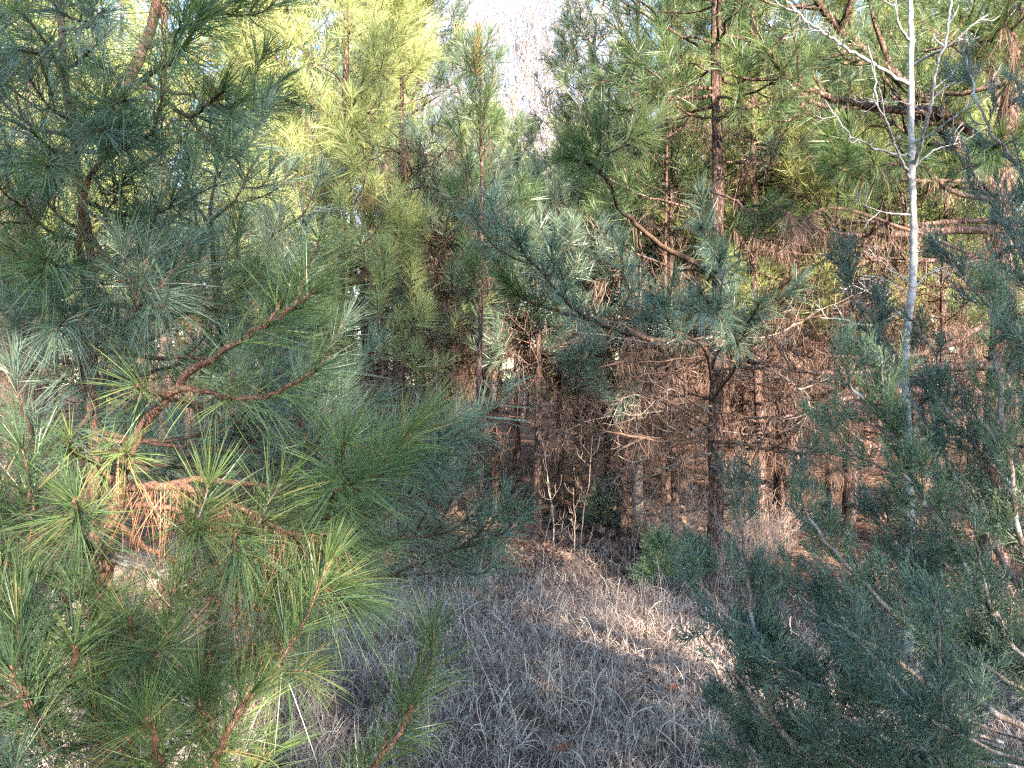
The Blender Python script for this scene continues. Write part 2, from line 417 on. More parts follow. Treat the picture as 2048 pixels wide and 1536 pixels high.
def pine_thing(arr, name='pine_tree', bark='bark_old', green='needle', loc=(0, 0, 0), rz=0, s=1):
    wood, gr, dd = arr
    e = empty(name, loc, rz, s)
    wood.obj('trunk', M[bark], e, True)
    gr.obj('crown', M[green], e)
    if dd.n: dd.obj('dead_foliage', M['dead'], e)
    return e

def gp(px, Y):      # ground point under pixel column px at distance Y
    x = (px - 1024) / F * Y
    return (x, Y, float(gh(x, Y)) - 0.03)

rng = np.random.default_rng(102)
# --- named mid-distance pines
def mid(px, Y, label, **kw):
    global rng
    rng = np.random.default_rng(int(px * 7 + Y * 10))
    bark = kw.pop('bark', 'bark_old'); green = kw.pop('green', 'needle'); name = kw.pop('name', 'pine_tree'); grp = kw.pop('group', None)
    e = pine_thing(pine_arrays(**kw), name, bark, green, gp(px, Y))
    tag(e, label, 'pine tree', grp); return e

tall = mid(1428, 6.1, "tall pine with dark furrowed trunk patched with sunlight, beside the small green juniper", H=8.6, r0=0.062, base=4.0, top_len=0.5, mid_len=1.5,
           w=0.0024, dens=230, dead_from=0.9, dead_n=16, tint=(0.1, 0.7), dead_needles=0.8, dlen=0.9)
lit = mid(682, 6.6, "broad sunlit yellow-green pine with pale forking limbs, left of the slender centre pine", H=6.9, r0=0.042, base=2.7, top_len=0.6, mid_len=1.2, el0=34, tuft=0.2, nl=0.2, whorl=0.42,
          w=0.0034, dens=200, green='needle_sun_tinted', bark='bark_old', dead_n=8, twigs=5, up=0.9)
slender = mid(960, 6.2, "slender upright pine with browning top standing alone against the sky gap", H=4.45, r0=0.028, base=2.5, top_len=0.25, mid_len=0.55, whorl=0.33, per=3, el0=35, tuft=0.28, nl=0.19,
              w=0.003, dens=230, twigs=2, dead_n=6, up=0.8)
_v = max((v.co for c in slender.children if c.name.startswith('trunk') for v in c.data.vertices), key=lambda c: c.z)
_b = Buf(); _t = np.array(_v); needle_shoot(_b, smooth([_t - [0, 0, 0.32], _t - [0, 0, 0.1], _t + [0, 0, 0.06]], 5), 0, 300, 0.15, 0.003, 3, 2, sweep=(40, 15))
_o = _b.obj('browning_tip', M['dead_orange'], slender)
sky_r = mid(1215, 8.4, "blue-green pine with long soft needles on the right edge of the sky gap", H=5.2, r0=0.04, base=2.2, top_len=0.35, mid_len=0.75, whorl=0.4, per=3,
            w=0.0021, dens=330, green='needle_shade_tinted', twigs=3, dead_n=6, up=0.7)
left_back = mid(430, 5.2, "shaded blue-green pine filling the space behind the left foreground pine", H=2.6, r0=0.03, base=0.9, top_len=0.35, mid_len=0.75, el0=25, tuft=0.22, w=0.0024, dens=220,
                green='needle_shade_tinted', bark='bark_old', dead_n=4, up=0.5)
mid(770, 6.3, "low bushy yellow-green pine glowing in front of the dark thicket, right of the foreground limbs", H=2.75, r0=0.03, base=1.35, top_len=0.4, mid_len=0.75, whorl=0.3, el0=30, tuft=0.22, nl=0.2, w=0.0032, dens=210,
    green='needle_sun_tinted', bark='bark_old', dead_n=10, twigs=3)
mid(870, 7.6, "soft blue-green pine between the broad sunlit pine and the slender centre pine", H=3.9, r0=0.04, base=1.7, top_len=0.4, mid_len=1.0, whorl=0.32, el0=30, tuft=0.24, nl=0.21, w=0.0032, dens=190,
    green='needle_shade_tinted', bark='bark_old', dead_n=14, twigs=3)
mid(1075, 7.4, "short blue-green pine right of the slender centre pine, below the sky gap", H=3.6, r0=0.04, base=1.7, top_len=0.4, mid_len=0.95, whorl=0.32, el0=30, tuft=0.24, nl=0.21, w=0.0032, dens=190,
    green='needle_shade_tinted', bark='bark_old', dead_n=14, twigs=3)
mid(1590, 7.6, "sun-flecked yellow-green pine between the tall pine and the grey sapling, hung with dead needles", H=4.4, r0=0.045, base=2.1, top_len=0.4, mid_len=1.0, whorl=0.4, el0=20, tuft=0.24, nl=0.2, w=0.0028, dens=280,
    green='needle_sun_tinted', bark='bark_old', dead_n=20, twigs=3, dead_needles=2)
for q, (px_, Y_, lb_) in enumerate([(1118, 9.6, "dead-limbed pine in the shade at the left rear of the brown leaf patch"), (1275, 7.7, "dead-limbed pine with pale tangled twigs left of the tall pine"), (1530, 7.3, "dead-limbed pine with pale curving twigs right of the tall pine"),
                                    (1700, 8.1, "dead-limbed pine draped with brown needles left of the grey sapling"), (905, 8.7, "dead-limbed pine crossing the dark thicket left of the slender pine"), (1030, 11.5, "dead-limbed pine behind the tips of the blue-green limbs"), (800, 7.9, "dead-limbed dark-trunked pine beneath the low yellow-green pine")]):
    mid(px_, Y_, lb_, bark='deadwood' if q == 1 else 'bark_old', H=6.2 if not 850 < px_ < 1200 else 4.6, r0=0.05, base=3.6 if not 850 < px_ < 1200 else 2.9, top_len=0.4, mid_len=1.15, whorl=0.4, per=3, el0=20, tuft=0.24, w=0.0032, dens=180,
        green='needle' if q % 2 else 'needle_shade_tinted', dead_n=34 if 850 < px_ < 1200 else 66, dead_from=1.6 if 850 < px_ < 1200 else 0.9, dead_needles=1.3, twigs=3, dlen=1.1)
for px_, Y_, H_, b_, gr, lb_ in ((1245, 8.3, 4.6, 1.9, 'needle_shade_tinted', "soft blue-green pine filling the gap just left of the tall pine"), (1350, 7.3, 4.2, 2.0, 'needle', "shaded green pine directly left of the tall pine's trunk"),
                             (1490, 8.0, 5.0, 2.0, 'needle_sun_tinted', "yellow-green pine just right of the tall pine's trunk, behind its limbs"), (1660, 9.0, 5.6, 2.3, 'needle_sun_tinted', "taller yellow-green pine left of the grey sapling, with dead needles below"),
                             (990, 9.0, 3.9, 2.1, 'needle_shade_tinted', "blue-green pine close behind the slender centre pine's trunk"), (1880, 7.4, 4.6, 2.2, 'needle', "green pine right behind the grey sapling, above the cedar")):
    mid(px_, Y_, lb_, H=H_, r0=0.04, base=b_, top_len=0.4, mid_len=1.05, whorl=0.34, el0=25, tuft=0.24, nl=0.2, w=0.0032, dens=190, green=gr, bark='bark_old', dead_n=26, dead_from=1.1, dead_needles=1.5, twigs=3)
right_dark = mid(1990, 6.4, "dark spreading pine with heavy crooked limbs behind the pale grey sapling", H=8.4, r0=0.12, base=3.6, top_len=0.8, mid_len=1.7, whorl=0.5, w=0.0026, dens=200,
                 tint=(0.1, 0.7), dead_n=16, dead_needles=1.6, twigs=4, up=0.35, dead_from=0.7)

# ------------------------------------------------------------------ background pines: a few kinds, copied
rng = np.random.default_rng(103)
T = []
for q in range(4):     # leafy plantation pines
    T.append(('leafy', pine_arrays(H=7.6 + 0.6 * q, r0=0.07, base=2.0 + 0.3 * q, top_len=0.5, mid_len=1.25, whorl=0.42, per=4, el0=28, tuft=0.24, nl=0.19, dead_from=1.3, w=0.0052, dens=105, K=3, nper=2, dead_n=22, dead_needles=1.2, twigs=4, wood_ns=4, up=0.8, dw=0.004)))
for q in range(3):     # bare-stemmed thicket pines
    T.append(('bare', pine_arrays(H=7.4 + 0.5 * q, r0=0.055, base=3.3 + 0.3 * q, top_len=0.4, mid_len=1.1, whorl=0.42, per=3, el0=20, tuft=0.28, w=0.0048, dens=120, K=3, nper=2, dead_n=46, dead_needles=1.4, twigs=3, wood_ns=4, up=0.7, dead_from=1.2, dw=0.0045)))
for q in range(2):     # short young pines leafy to the ground
    T.append(('leafy', pine_arrays(H=3.2 + 0.6 * q, r0=0.04, base=0.35, top_len=0.3, mid_len=0.95, whorl=0.34, per=4, w=0.005, dens=90, K=3, nper=2, dead_n=2, dead_needles=1.0, twigs=4, wood_ns=4, up=0.8, dw=0.004, dead_from=0.2)))
TM = []
for kind, (wd, gr, dd) in T:
    TM.append((kind, wd.mesh('trunk', M['bark_old'], True), gr.mesh('crown', M['needle_sun_tinted']), dd.mesh('dead_foliage', M['dead'])))

def place(kindidx, x, y, rz, s, label, group):
    kind, a, b, c = TM[kindidx]
    e = empty('pine_tree', (x, y, float(gh(x, y)) - 0.04), rz, s)
    for nm, me in (('trunk', a), ('crown', b), ('dead_foliage', c)):
        o = bpy.data.objects.new(nm, me); COL.objects.link(o); o.parent = e
    tag(e, label, 'pine tree', group)
    return e

def sector(px):
    if px < 420: return "behind the leaning pine"
    if px < 860: return "behind the broad sunlit pine"
    if px < 1100: return "behind the slender centre pine"
    if px < 1400: return "just left of the tall pine"
    if px < 1780: return "between tall pine and grey sapling"
    return "behind the red cedar"

rng = np.random.default_rng(104)
spots = []
# second row placed by hand (pixel column, distance, kind, scale)
hand = [(60, 7.5, 1, 0.95), (330, 8.2, 2, 1.0), (560, 9.0, 0, 1.0), (790, 9.4, 5, 0.62), (880, 10.5, 1, 0.56), (1240, 9.0, 0, 0.85),
        (1335, 8.0, 4, 0.9), (1560, 9.5, 3, 1.0), (1700, 8.6, 2, 1.05), (1830, 11.0, 1, 1.0), (2000, 9.5, 0, 1.1), (960, 14, 4, 0.7), (740, 11, 2, 0.95)]
for px, Y, k, s in hand: spots.append((px, Y, k, s))
for row, Y0 in enumerate([11, 13, 15.5, 18, 21, 24.5, 28.5, 33, 39]):
    n = (14, 12, 12, 12)[row] if row < 4 else 13
    for i in range(n):
        Y = Y0 + rng.normal(0, 0.7)
        px = -260 + (2570) * (i + 0.5 + rng.normal(0, 0.24)) / n
        k = int(rng.integers(0, 7)); s = 0.9 + 0.35 * rng.random()
        spots.append((px, Y, k, s))
for Y0 in (31, 38, 46, 58):
    n = 14
    for i in range(n):
        Y = Y0 + rng.normal(0, 1.0); px = -200 + 2450 * (i + 0.5 + rng.normal(0, 0.25)) / n
        spots.append((px, Y, 7 + int(rng.integers(0, 2)), 0.8 + 0.4 * rng.random() + (0.5 if Y0 > 40 else 0)))
for Y0 in (66, 76, 88):
    for i in range(22):
        spots.append((-200 + 2450 * (i + 0.5 + rng.normal(0, 0.2)) / 22, Y0 + rng.normal(0, 1.5), 7 + i % 2, 1.9))
for Y0 in (48, 60):
    for i in range(16):
        px = -200 + 2450 * (i + 0.5 + rng.normal(0, 0.25)) / 16
        spots.append((px, Y0 + rng.normal(0, 1.5), int(rng.integers(0, 7)), 1.1))
spots.sort(key=lambda q: q[0])
seen = {}
for px, Y, k, s in spots:
    if abs(px - 1005) < 115 + 1350 / Y:          # the stand is young and low along the line of the sky gap
        s = min(s, (1.55 + 0.36 * Y) / [7.6, 8.2, 8.8, 9.4, 7.4, 7.9, 8.4, 3.2, 3.8][k])
    x = (px - 1024) / F * Y
    band = "in the second row" if Y < 12 else ("amid the thicket" if Y < 20 else "deep in the thicket")
    kd = "bushy pine" if k < 4 else ("short young pine" if k > 6 else "bare-stemmed pine")
    lab = f"{kd} {band} {sector(px)}"
    if Y < 12:
        seen[lab] = seen.get(lab, 0) + 1
        lab += ", " + ("first", "second", "third", "fourth", "fifth", "sixth", "seventh", "eighth")[seen[lab] - 1] + " from left"
    place(k, x, Y, rng.random() * 6.28, s, lab, f"background pines {band} {sector(px)}")

# pines standing behind the camera: their shade falls over the foreground
stand = [(-5.5, -10, 0, 1.1), (-2.6, -11, 2, 1.05), (0.8, -8.6, 1, 1.0), (3.4, -9.5, 3, 1.05), (5.6, -8.2, 2, 1.1), (8.2, -9.0, 0, 0.9), (10.6, -8.6, 3, 0.9),
         (13.2, -9, 1, 1.15), (2.0, -12.5, 0, 1.15), (6.5, -12.5, 1, 1.2), (10, -12.5, 2, 0.9), (-0.6, -13, 3, 1.1), (14.5, -12, 0, 1.2), (4.2, -6.0, 5, 0.9), (7.2, -5.5, 4, 0.95), (-4.2, -13.5, 1, 1.1),
         (-8.5, -9, 3, 1.1), (1.8, -7.0, 7, 1.5), (-1.2, -9.6, 3, 1.05), (5.0, -10.8, 1, 1.1), (8.8, -11, 3, 0.9), (12, -10.6, 0, 0.9), (17, -10, 2, 1.2)]
lx, ly = -0.78, 1.85; ux, uy = math.sin(SUN_AZ), -math.cos(SUN_AZ)
for i, (x, y, k, s) in enumerate(stand):
    q = (x - lx) * uy - (y - ly) * ux          # signed distance from the line of the sunbeam that reaches the low limbs
    if abs(q) < 1.4:
        sh = math.copysign(1.4, q) - q; x, y = x + sh * uy, y - sh * ux
    stand[i] = (x, y, k, s)
stand += [(lx + ux * 9.7, ly + uy * 9.7, 8, 1.13)]  # short pine added out of view; its top cuts off the beam below
stand += [(6.0, -6.8, 5, 0.78), (7.6, -7.4, 4, 0.85)]  # porous pines added out of view to dapple the sun band
hi = pine_thing(pine_arrays(H=9.5, r0=0.13, base=7.75, top_len=0.8, mid_len=1.9, whorl=0.3, per=6, w=0.007, dens=90, dead_n=0, twigs=5), loc=(lx + ux * 17.3 + 0.6, ly + uy * 17.3 + 0.3, -0.05))  # pine added out of view; its high crown cuts off the beam above
tag(hi, "unseen tall high-crowned pine added behind the viewer to trim the sunbeam", 'pine tree', "added pine behind the viewer")
for i, (x, y, k, s) in enumerate(stand):
    place(k, x, y, i * 1.3, s, "unseen bushy pine behind the viewer that shades the foreground", "pines behind the viewer")

# ------------------------------------------------------------------ bare hardwoods beyond the pines
def hardwood(H, r0, seed):
    b = Buf(); g = np.random.default_rng(seed)
    segs = {9: []}
    def grow(p, d, L, r, lev):
        q = [p]
        dd = d.copy()
        for k in range(3):
            dd = nrm(dd + g.normal(0, 0.13, 3) + [0, 0, 0.07]); q.append(q[-1] + dd * L / 3)
        pa = smooth(q, 6); segs[9].append((pa, np.linspace(r, r * 0.55, 6)))
        if lev == 0: return
        nb = 3 if lev > 3 else 4
        for k in range(nb):
            s = 0.35 + 0.62 * (k + g.random()) / nb
            i = min(int(s * 5), 4)
            pr = g.normal(size=3); t = nrm(pa[i + 1] - pa[i]); pr = nrm(pr - (pr @ t) * t)
            a = R(22 + 26 * g.random())
            grow(pa[i], nrm(t * math.cos(a) + pr * math.sin(a)), L * (0.50 + 0.25 * g.random()), max(r * 0.5, 0.012), lev - 1)
        grow(pa[-1], nrm(dd), L * 0.7, r * 0.55, lev - 1)
    grow(np.zeros(3), np.array([g.normal(0, 0.03), g.normal(0, 0.03), 1.0]), H * 0.42, r0, 5)
    b.tubes(np.array([s[0] for s in segs[9]]), np.array([s[1] for s in segs[9]]), 4, 0.5)
    return b
HW = [hardwood(22, 0.16, 5).mesh('trunk', M['bark_hard'], True), hardwood(24, 0.2, 8).mesh('trunk', M['bark_hard'], True), hardwood(21, 0.14, 13).mesh('trunk', M['bark_hard'], True)]
hw = [(560, 52, 0), (720, 48, 1), (840, 40, 2), (890, 34, 0), (955, 31, 2), (990, 37, 0), (1045, 33, 2), (1080, 38, 0), (1130, 35, 1), (1165, 41, 0), (1200, 45, 2), (1330, 50, 0), (1480, 56, 1), (1650, 52, 2), (300, 55, 1), (1850, 56, 0), (1060, 68, 1), (920, 64, 2)]
for i, (px, Y, k) in enumerate(hw):
    x = (px - 1024) / F * Y
    e = bpy.data.objects.new('bare_tree', HW[k]); COL.objects.link(e); e.location = (x, Y, -0.1); e.rotation_euler = (0, 0, i * 2.1); sx = 0.95 + 0.1 * (i % 3); e.scale = (sx * 0.85, sx * 0.85, sx * 1.12)
    if 830 < px < 1205: tag(e, "tall bare pale-barked tree with fine twigs in the bright sky gap", 'bare tree', 'bare hardwoods in the sky gap')
    else: tag(e, "tall bare pale-barked tree far beyond the pine crowns, away from the sky gap", 'bare tree', 'bare hardwoods behind the pine crowns')

rng = np.random.default_rng(105)
# ------------------------------------------------------------------ hand-built branches
def branch(parent, pts, r0, r1, nfrom=None, nl=0.17, w=0.0013, dens=420, K=4, per=3, green='needle', bark='bark_young', side=0, sideL=0.3, side_from=0.4, tint=(0.15, 0.85),
           dead=0, name='branch', stub=0, ns=7, label=None, droop=0.12, shoot=None, sweep=(68, 26), sideup=0.6, deadlen=0.17, deadmat='dead'):
    p = smooth([P(*a) for a in pts], max(10, 5 * len(pts)), 0.0)
    Lb = arc_len(p)
    p[1:-1] += rng.normal(0, min(0.004, Lb * 0.004), (len(p) - 2, 3))
    rad = (r1 + (r0 - r1) * (1 - np.linspace(0, 1, len(p))) ** 1.6) * (1 + rng.normal(0, 0.03, len(p)))
    wd, g, dd = Buf(), Buf(), Buf()
    wd.tubes(p[None], rad[None], ns, 0.5, rough=0.06)
    if nfrom is not None:
        nf = nfrom
        needle_shoot(g, p, nf, dens, nl, w, K, per, tint=tint, droop=droop, sweep=sweep)
    if stub: stubs(wd, p, rad, stub, 0.006, 0.0022)
    for k in range(side):
        s = side_from + (0.95 - side_from) * (k + rng.random()) / side
        L = sideL * (0.6 + 0.8 * rng.random()) * (1.15 - 0.4 * s)
        tw = sub_twig(p, s, R(35 + 25 * rng.random()), L, 8, up=sideup)
        wd.tubes(tw[None], np.linspace(max(r1, min(r0 * 0.5, 0.006)), 0.002, 8)[None], 5, 0.5, rough=0.05)
        if nfrom is not None: needle_shoot(g, tw, max(0, 1 - 0.22 / L), dens, nl, w, K, per, tint=tint, droop=droop, sweep=sweep)
        else:
            for _ in range(3):
                t2 = sub_twig(tw, 0.3 + 0.6 * rng.random(), R(50), L * 0.4, 6, up=rng.normal(0, 0.6))
                wd.tubes(t2[None], np.linspace(0.002, 0.001, 6)[None], 4, 0.5)
    if dead: hang_needles(dd, p, dead, deadlen, w, 4)
    o = wd.obj(name, M[bark], parent, True)
    if label: o['label'] = label
    if g.n: g.obj('needle_tuft', M[green], o)
    if dd.n: dd.obj('dead_foliage', M[deadmat], o)
    return o, p

def thing_at(name, px, Y, label, cat, group=None):
    e = empty(name, (0, 0, 0)); x, y, z = gp(px, Y)
    tag(e, label, cat, group); e['_b'] = [x, y, z]
    return e

def settle(e):
    """move the Empty to the base of its thing, leaving the parts where they are"""
    b = Vector(e['_b']); del e['_b']
    e.location = b
    for c in e.children: c.location = c.location - b

rng = np.random.default_rng(106)
# ---- foreground pine at left (about 1.9 m away)
fp = thing_at('pine_tree', 205, 1.95, "foreground pine at left with orange-brown stem and drooping sunlit lower limbs", 'pine tree')
def trunk_of(e, pts, r0, r1, bark, base=None, name='trunk', stub=0, label=None, ns=12, K=60):
    q = [P(*a) for a in pts]
    if base is not None: q = [np.array(base)] + q
    p = smooth(q, K); rad = np.linspace(r0, r1, K)
    b = Buf(); p[1:-1] += rng.normal(0, 0.0012, (K - 2, 3))
    b.tubes(p[None], rad[None] * (1 + 0.04 * np.sin(np.arange(K) * 0.9))[None], ns, 0.5, rough=0.06)
    if stub: stubs(b, p, rad, stub, 0.007, 0.003)
    o = b.obj(name, M[bark], e, True)
    if label: o['label'] = label
    return o, p
bx, by, bz = gp(205, 1.95)
trunk_of(fp, [(200, 1500, 1.95), (205, 1250, 1.95), (212, 1110, 1.95), (238, 970, 1.95)], 0.028, 0.020, 'bark_young', (bx, by, bz), stub=150)
G = dict(w=0.0017, dens=240, deadmat='dead_orange')
branch(fp, [(238, 980, 1.95), (262, 900, 1.93), (300, 835, 1.90), (350, 778, 1.86), (430, 712, 1.80), (520, 655, 1.76), (575, 625, 1.72), (630, 582, 1.68)], 0.0195, 0.0042, 0.62, stub=420, side=2, sideL=0.14, side_from=0.75, sweep=(55, 22), **G)
branch(fp, [(345, 782, 1.86), (385, 778, 1.82), (430, 790, 1.80), (480, 798, 1.78), (540, 790, 1.76), (590, 765, 1.72), (632, 740, 1.70)], 0.008, 0.004, 0.15, stub=200, sweep=(70, 25), **G)
branch(fp, [(335, 790, 1.86), (300, 785, 1.78), (272, 770, 1.70)], 0.007, 0.005, 0.2, nl=0.15, stub=40, **G)
branch(fp, [(250, 975, 1.94), (330, 972, 1.90), (400, 985, 1.86), (450, 1005, 1.83), (520, 1035, 1.80), (600, 1072, 1.76), (680, 1070, 1.74)], 0.013, 0.005, 0.55, dead=240, stub=200, side=4, sideL=0.3, side_from=0.55, sideup=0.0, droop=0.22, nl=0.19, **G)
branch(fp, [(275, 1010, 1.94), (350, 1020, 1.9), (420, 1040, 1.86), (500, 1090, 1.84), (560, 1150, 1.82)], 0.009, 0.004, 0.35, side=3, dead=60, droop=0.24, tint=(0.4, 0.95), **G)
branch(fp, [(212, 1115, 1.95), (270, 1130, 1.9), (320, 1152, 1.86), (380, 1215, 1.82), (425, 1295, 1.80)], 0.014, 0.005, None, bark='deadwood', side=4, sideL=0.16, dead=50, label="grey dead lower limb hung with dry twigs", **G)
branch(fp, [(300, 1150, 1.88), (370, 1150, 1.86), (430, 1130, 1.84), (500, 1105, 1.82), (560, 1085, 1.80)], 0.009, 0.004, 0.55, bark='deadwood', side=2, dead=80, **G)
branch(fp, [(370, 1150, 1.86), (410, 1190, 1.84), (460, 1215, 1.82), (520, 1242, 1.80), (570, 1245, 1.78)], 0.007, 0.003, 0.6, side=3, dead=60, tint=(0.4, 1), **G)
branch(fp, [(205, 1130, 1.95), (170, 1170, 1.86), (120, 1230, 1.76), (60, 1300, 1.66), (0, 1370, 1.58)], 0.010, 0.004, None, bark='deadwood', side=4, sideL=0.12, label="thin pale dead limb slanting down left", **G)
branch(fp, [(205, 1180, 1.95), (225, 1240, 1.85), (275, 1300, 1.78), (330, 1370, 1.7)], 0.008, 0.004, 0.5, dead=70, droop=0.2, side=2, bark='deadwood', **G)
# tufts pointing at the viewer, low left
for px_, py_, yy, tn in ((200, 1210, 1.7, .5), (260, 1260, 1.65, .6), (120, 1180, 1.7, .5), (340, 1290, 1.6, .5), (205, 1380, 1.6, .5), (90, 1370, 1.5, .6), (250, 1480, 1.5, .7), (400, 1420, 1.5, .6), (350, 1200, 1.75, .8), (60, 1010, 1.6, .4), (40, 1200, 1.5, .4)):
    branch(fp, [(212, py_ + 120, 1.95), ((212 + px_) / 2, py_ + 90, (1.95 + yy) / 2 + 0.05), (px_ + rng.uniform(-20, 20), py_ + 40, yy + 0.04), (px_, py_ - 25, yy - 0.05)], 0.007, 0.004, 0.6, side=1, sideL=0.15, tint=(tn - 0.4, tn + 0.1), stub=30, nl=0.16, **G)
branch(fp, [(215, 1420, 1.9), (150, 1400, 1.6), (148, 1290, 1.42)], 0.010, 0.006, 0.55, nl=0.17, stub=60, side=1, sweep=(75, 30), **G)
branch(fp, [(215, 1536, 1.9), (330, 1560, 1.55), (310, 1500, 1.42), (292, 1430, 1.36)], 0.009, 0.006, 0.45, stub=60, nl=0.16, tint=(0.35, 0.9), sweep=(60, 20), **G)
branch(fp, [(215, 1560, 1.9), (400, 1560, 1.6), (440, 1490, 1.5), (505, 1385, 1.42)], 0.010, 0.006, 0.45, stub=60, side=1, nl=0.16, tint=(0.3, 0.85), sweep=(60, 20), **G)
branch(fp, [(210, 1330, 1.93), (300, 1370, 1.8), (370, 1345, 1.75), (420, 1300, 1.7)], 0.008, 0.004, 0.4, nl=0.15, tint=(0.1, 0.5), **G)
branch(fp, [(215, 1590, 1.9), (400, 1600, 1.8), (490, 1560, 1.75), (545, 1500, 1.7)], 0.009, 0.005, 0.5, side=1, sideL=0.15, **G)
branch(fp, [(215, 1650, 1.9), (560, 1700, 1.9), (700, 1600, 1.8), (790, 1480, 1.75), (822, 1410, 1.72)], 0.009, 0.005, 0.55, side=3, sideL=0.22, tint=(0.1, 0.6), **G)
branch(fp, [(215, 1470, 1.9), (120, 1500, 1.5), (60, 1420, 1.35), (20, 1330, 1.3)], 0.009, 0.005, 0.35, tint=(0.0, 0.6), side=2, **G)
branch(fp, [(210, 1560, 1.9), (60, 1600, 1.4), (20, 1540, 1.3)], 0.009, 0.005, 0.3, tint=(0.0, 0.4), side=2, green='needle_shade_tinted', **G)
branch(fp, [(212, 1120, 1.95), (165, 1080, 1.75), (150, 1000, 1.4)], 0.009, 0.006, 0.35, nl=0.16, stub=50, sweep=(70, 30), **G)
branch(fp, [(212, 1140, 1.95), (100, 1150, 1.7), (20, 1130, 1.55), (-60, 1080, 1.5)], 0.008, 0.005, 0.3, tint=(0, 0.5), side=3, **G)
branch(fp, [(238, 985, 1.95), (195, 930, 1.85), (145, 905, 1.72), (138, 880, 1.65)], 0.007, 0.004, 0.35, nl=0.15, tint=(0.3, 0.9), **G)
branch(fp, [(262, 900, 1.93), (225, 900, 1.84), (250, 912, 1.75), (255, 905, 1.7)], 0.006, 0.004, 0.3, nl=0.13, tint=(0.5, 1), **G)
branch(fp, [(238, 1050, 1.95), (300, 1100, 2.05), (420, 1150, 2.15), (520, 1190, 2.2), (580, 1215, 2.25)], 0.009, 0.004, 0.3, side=4, sideL=0.25, dead=60, deadmat='dead_orange', tint=(0.1, 0.8), w=0.0017, dens=210)
branch(fp, [(212, 1250, 1.95), (330, 1290, 2.1), (430, 1330, 2.2), (500, 1330, 2.2)], 0.009, 0.004, 0.3, side=4, sideL=0.22, dead=100, deadmat='dead_orange', tint=(0.1, 0.7), w=0.0017, dens=210)
branch(fp, [(240, 985, 1.95), (420, 960, 2.05), (600, 985, 2.0), (700, 985, 1.95), (775, 940, 1.9)], 0.010, 0.005, 0.5, side=6, sideL=0.3, nl=0.18, tint=(0.3, 0.9), w=0.0017, dens=240)
settle(fp)

rng = np.random.default_rng(107)
# ---- second stem: taller pine close behind at left, its trunk at px 190
sp = thing_at('pine_tree', 190, 2.3, "young upright pine close behind the left foreground pine, whose twin stems join halfway up", 'pine tree')
bx, by, bz = gp(190, 2.3)
trunk_of(sp, [(190, 1300, 2.3), (190, 1000, 2.3), (183, 760, 2.3), (192, 620, 2.3), (178, 480, 2.3), (150, 300, 2.3), (130, 160, 2.3), (120, -40, 2.3), (110, -200, 2.3)], 0.018, 0.006, 'bark_young', (bx, by, bz), stub=500)
branch(sp, [(192, 620, 2.3), (165, 540, 2.15), (160, 450, 2.05), (175, 365, 1.98), (215, 300, 1.92), (245, 225, 1.88)], 0.014, 0.006, 0.62, bark='twig', stub=160, nl=0.15, sweep=(55, 18), **G)
branch(sp, [(130, 140, 2.3), (160, 120, 2.2), (195, 85, 2.15)], 0.006, 0.004, 0.1, nl=0.16, **G)
branch(sp, [(135, 150, 2.3), (95, 90, 2.2), (50, 30, 2.1)], 0.006, 0.004, 0.1, nl=0.16, **G)
needle_shoot  # (shoots of the leader follow)
branch(sp, [(125, 120, 2.29), (122, 40, 2.29), (118, -40, 2.29)], 0.010, 0.008, 0.0, nl=0.18, sweep=(50, 25), **G)
branch(sp, [(150, 300, 2.3), (145, 220, 2.28), (132, 150, 2.27)], 0.007, 0.005, 0.0, nl=0.17, w=0.0017, dens=240)
branch(sp, [(188, 620, 2.3), (160, 618, 2.2), (118, 615, 2.1), (105, 580, 2.05), (75, 520, 2.0)], 0.007, 0.004, 0.4, bark='twig', side=2, sideL=0.15, droop=0.2, **G)
for a, b2 in (((186, 540), (300, 470)), ((180, 480), (60, 430)), ((190, 600), (330, 590)), ((165, 400), (330, 420)), ((160, 350), (20, 300)), ((185, 560), (30, 600)), ((178, 470), (280, 560)), ((150, 300), (300, 270)), ((145, 270), (10, 210)),
              ((183, 700), (330, 660)), ((183, 720), (60, 690)), ((183, 680), (270, 620)), ((188, 820), (80, 900)), ((188, 800), (160, 730))):
    Y1 = 2.3 + rng.uniform(-0.45, 0.5); mx_ = ((a[0] + b2[0]) / 2, (a[1] + b2[1]) / 2 + 18, (2.3 + Y1) / 2)
    branch(sp, [(a[0], a[1], 2.3), mx_, (b2[0], b2[1], Y1), (b2[0] + (b2[0] - a[0]) * 0.12, b2[1] - 45, Y1 - 0.03)], 0.008, 0.004, 0.25, bark='twig', side=2, sideL=0.2, tint=(0.05, 0.75), droop=0.2, w=0.0017, dens=200,
           green='needle' if rng.random() < 0.6 else 'needle_shade_tinted')
for a, b2 in (((160, 350), (230, 330)), ((150, 300), (90, 330)), ((140, 240), (60, 160)), ((135, 200), (250, 200)), ((170, 420), (250, 430)), ((175, 460), (90, 400)), ((150, 310), (60, 260)), ((138, 230), (210, 260)), ((125, 80), (40, 100)), ((124, 60), (210, 20)), ((182, 520), (90, 520)), ((186, 560), (260, 620)), ((186, 560), (110, 660))):
    Y1 = 2.3 + rng.uniform(-0.6, -0.1)
    branch(sp, [(a[0], a[1], 2.3), ((a[0] + b2[0]) / 2, (a[1] + b2[1]) / 2 + 15, (2.3 + Y1) / 2), (b2[0], b2[1], Y1)], 0.006, 0.0035, 0.3, bark='twig', side=1, sideL=0.16, tint=(0.0, 0.6), droop=0.15, w=0.0017, dens=205, green='needle' if rng.random() < 0.5 else 'needle_shade_tinted')
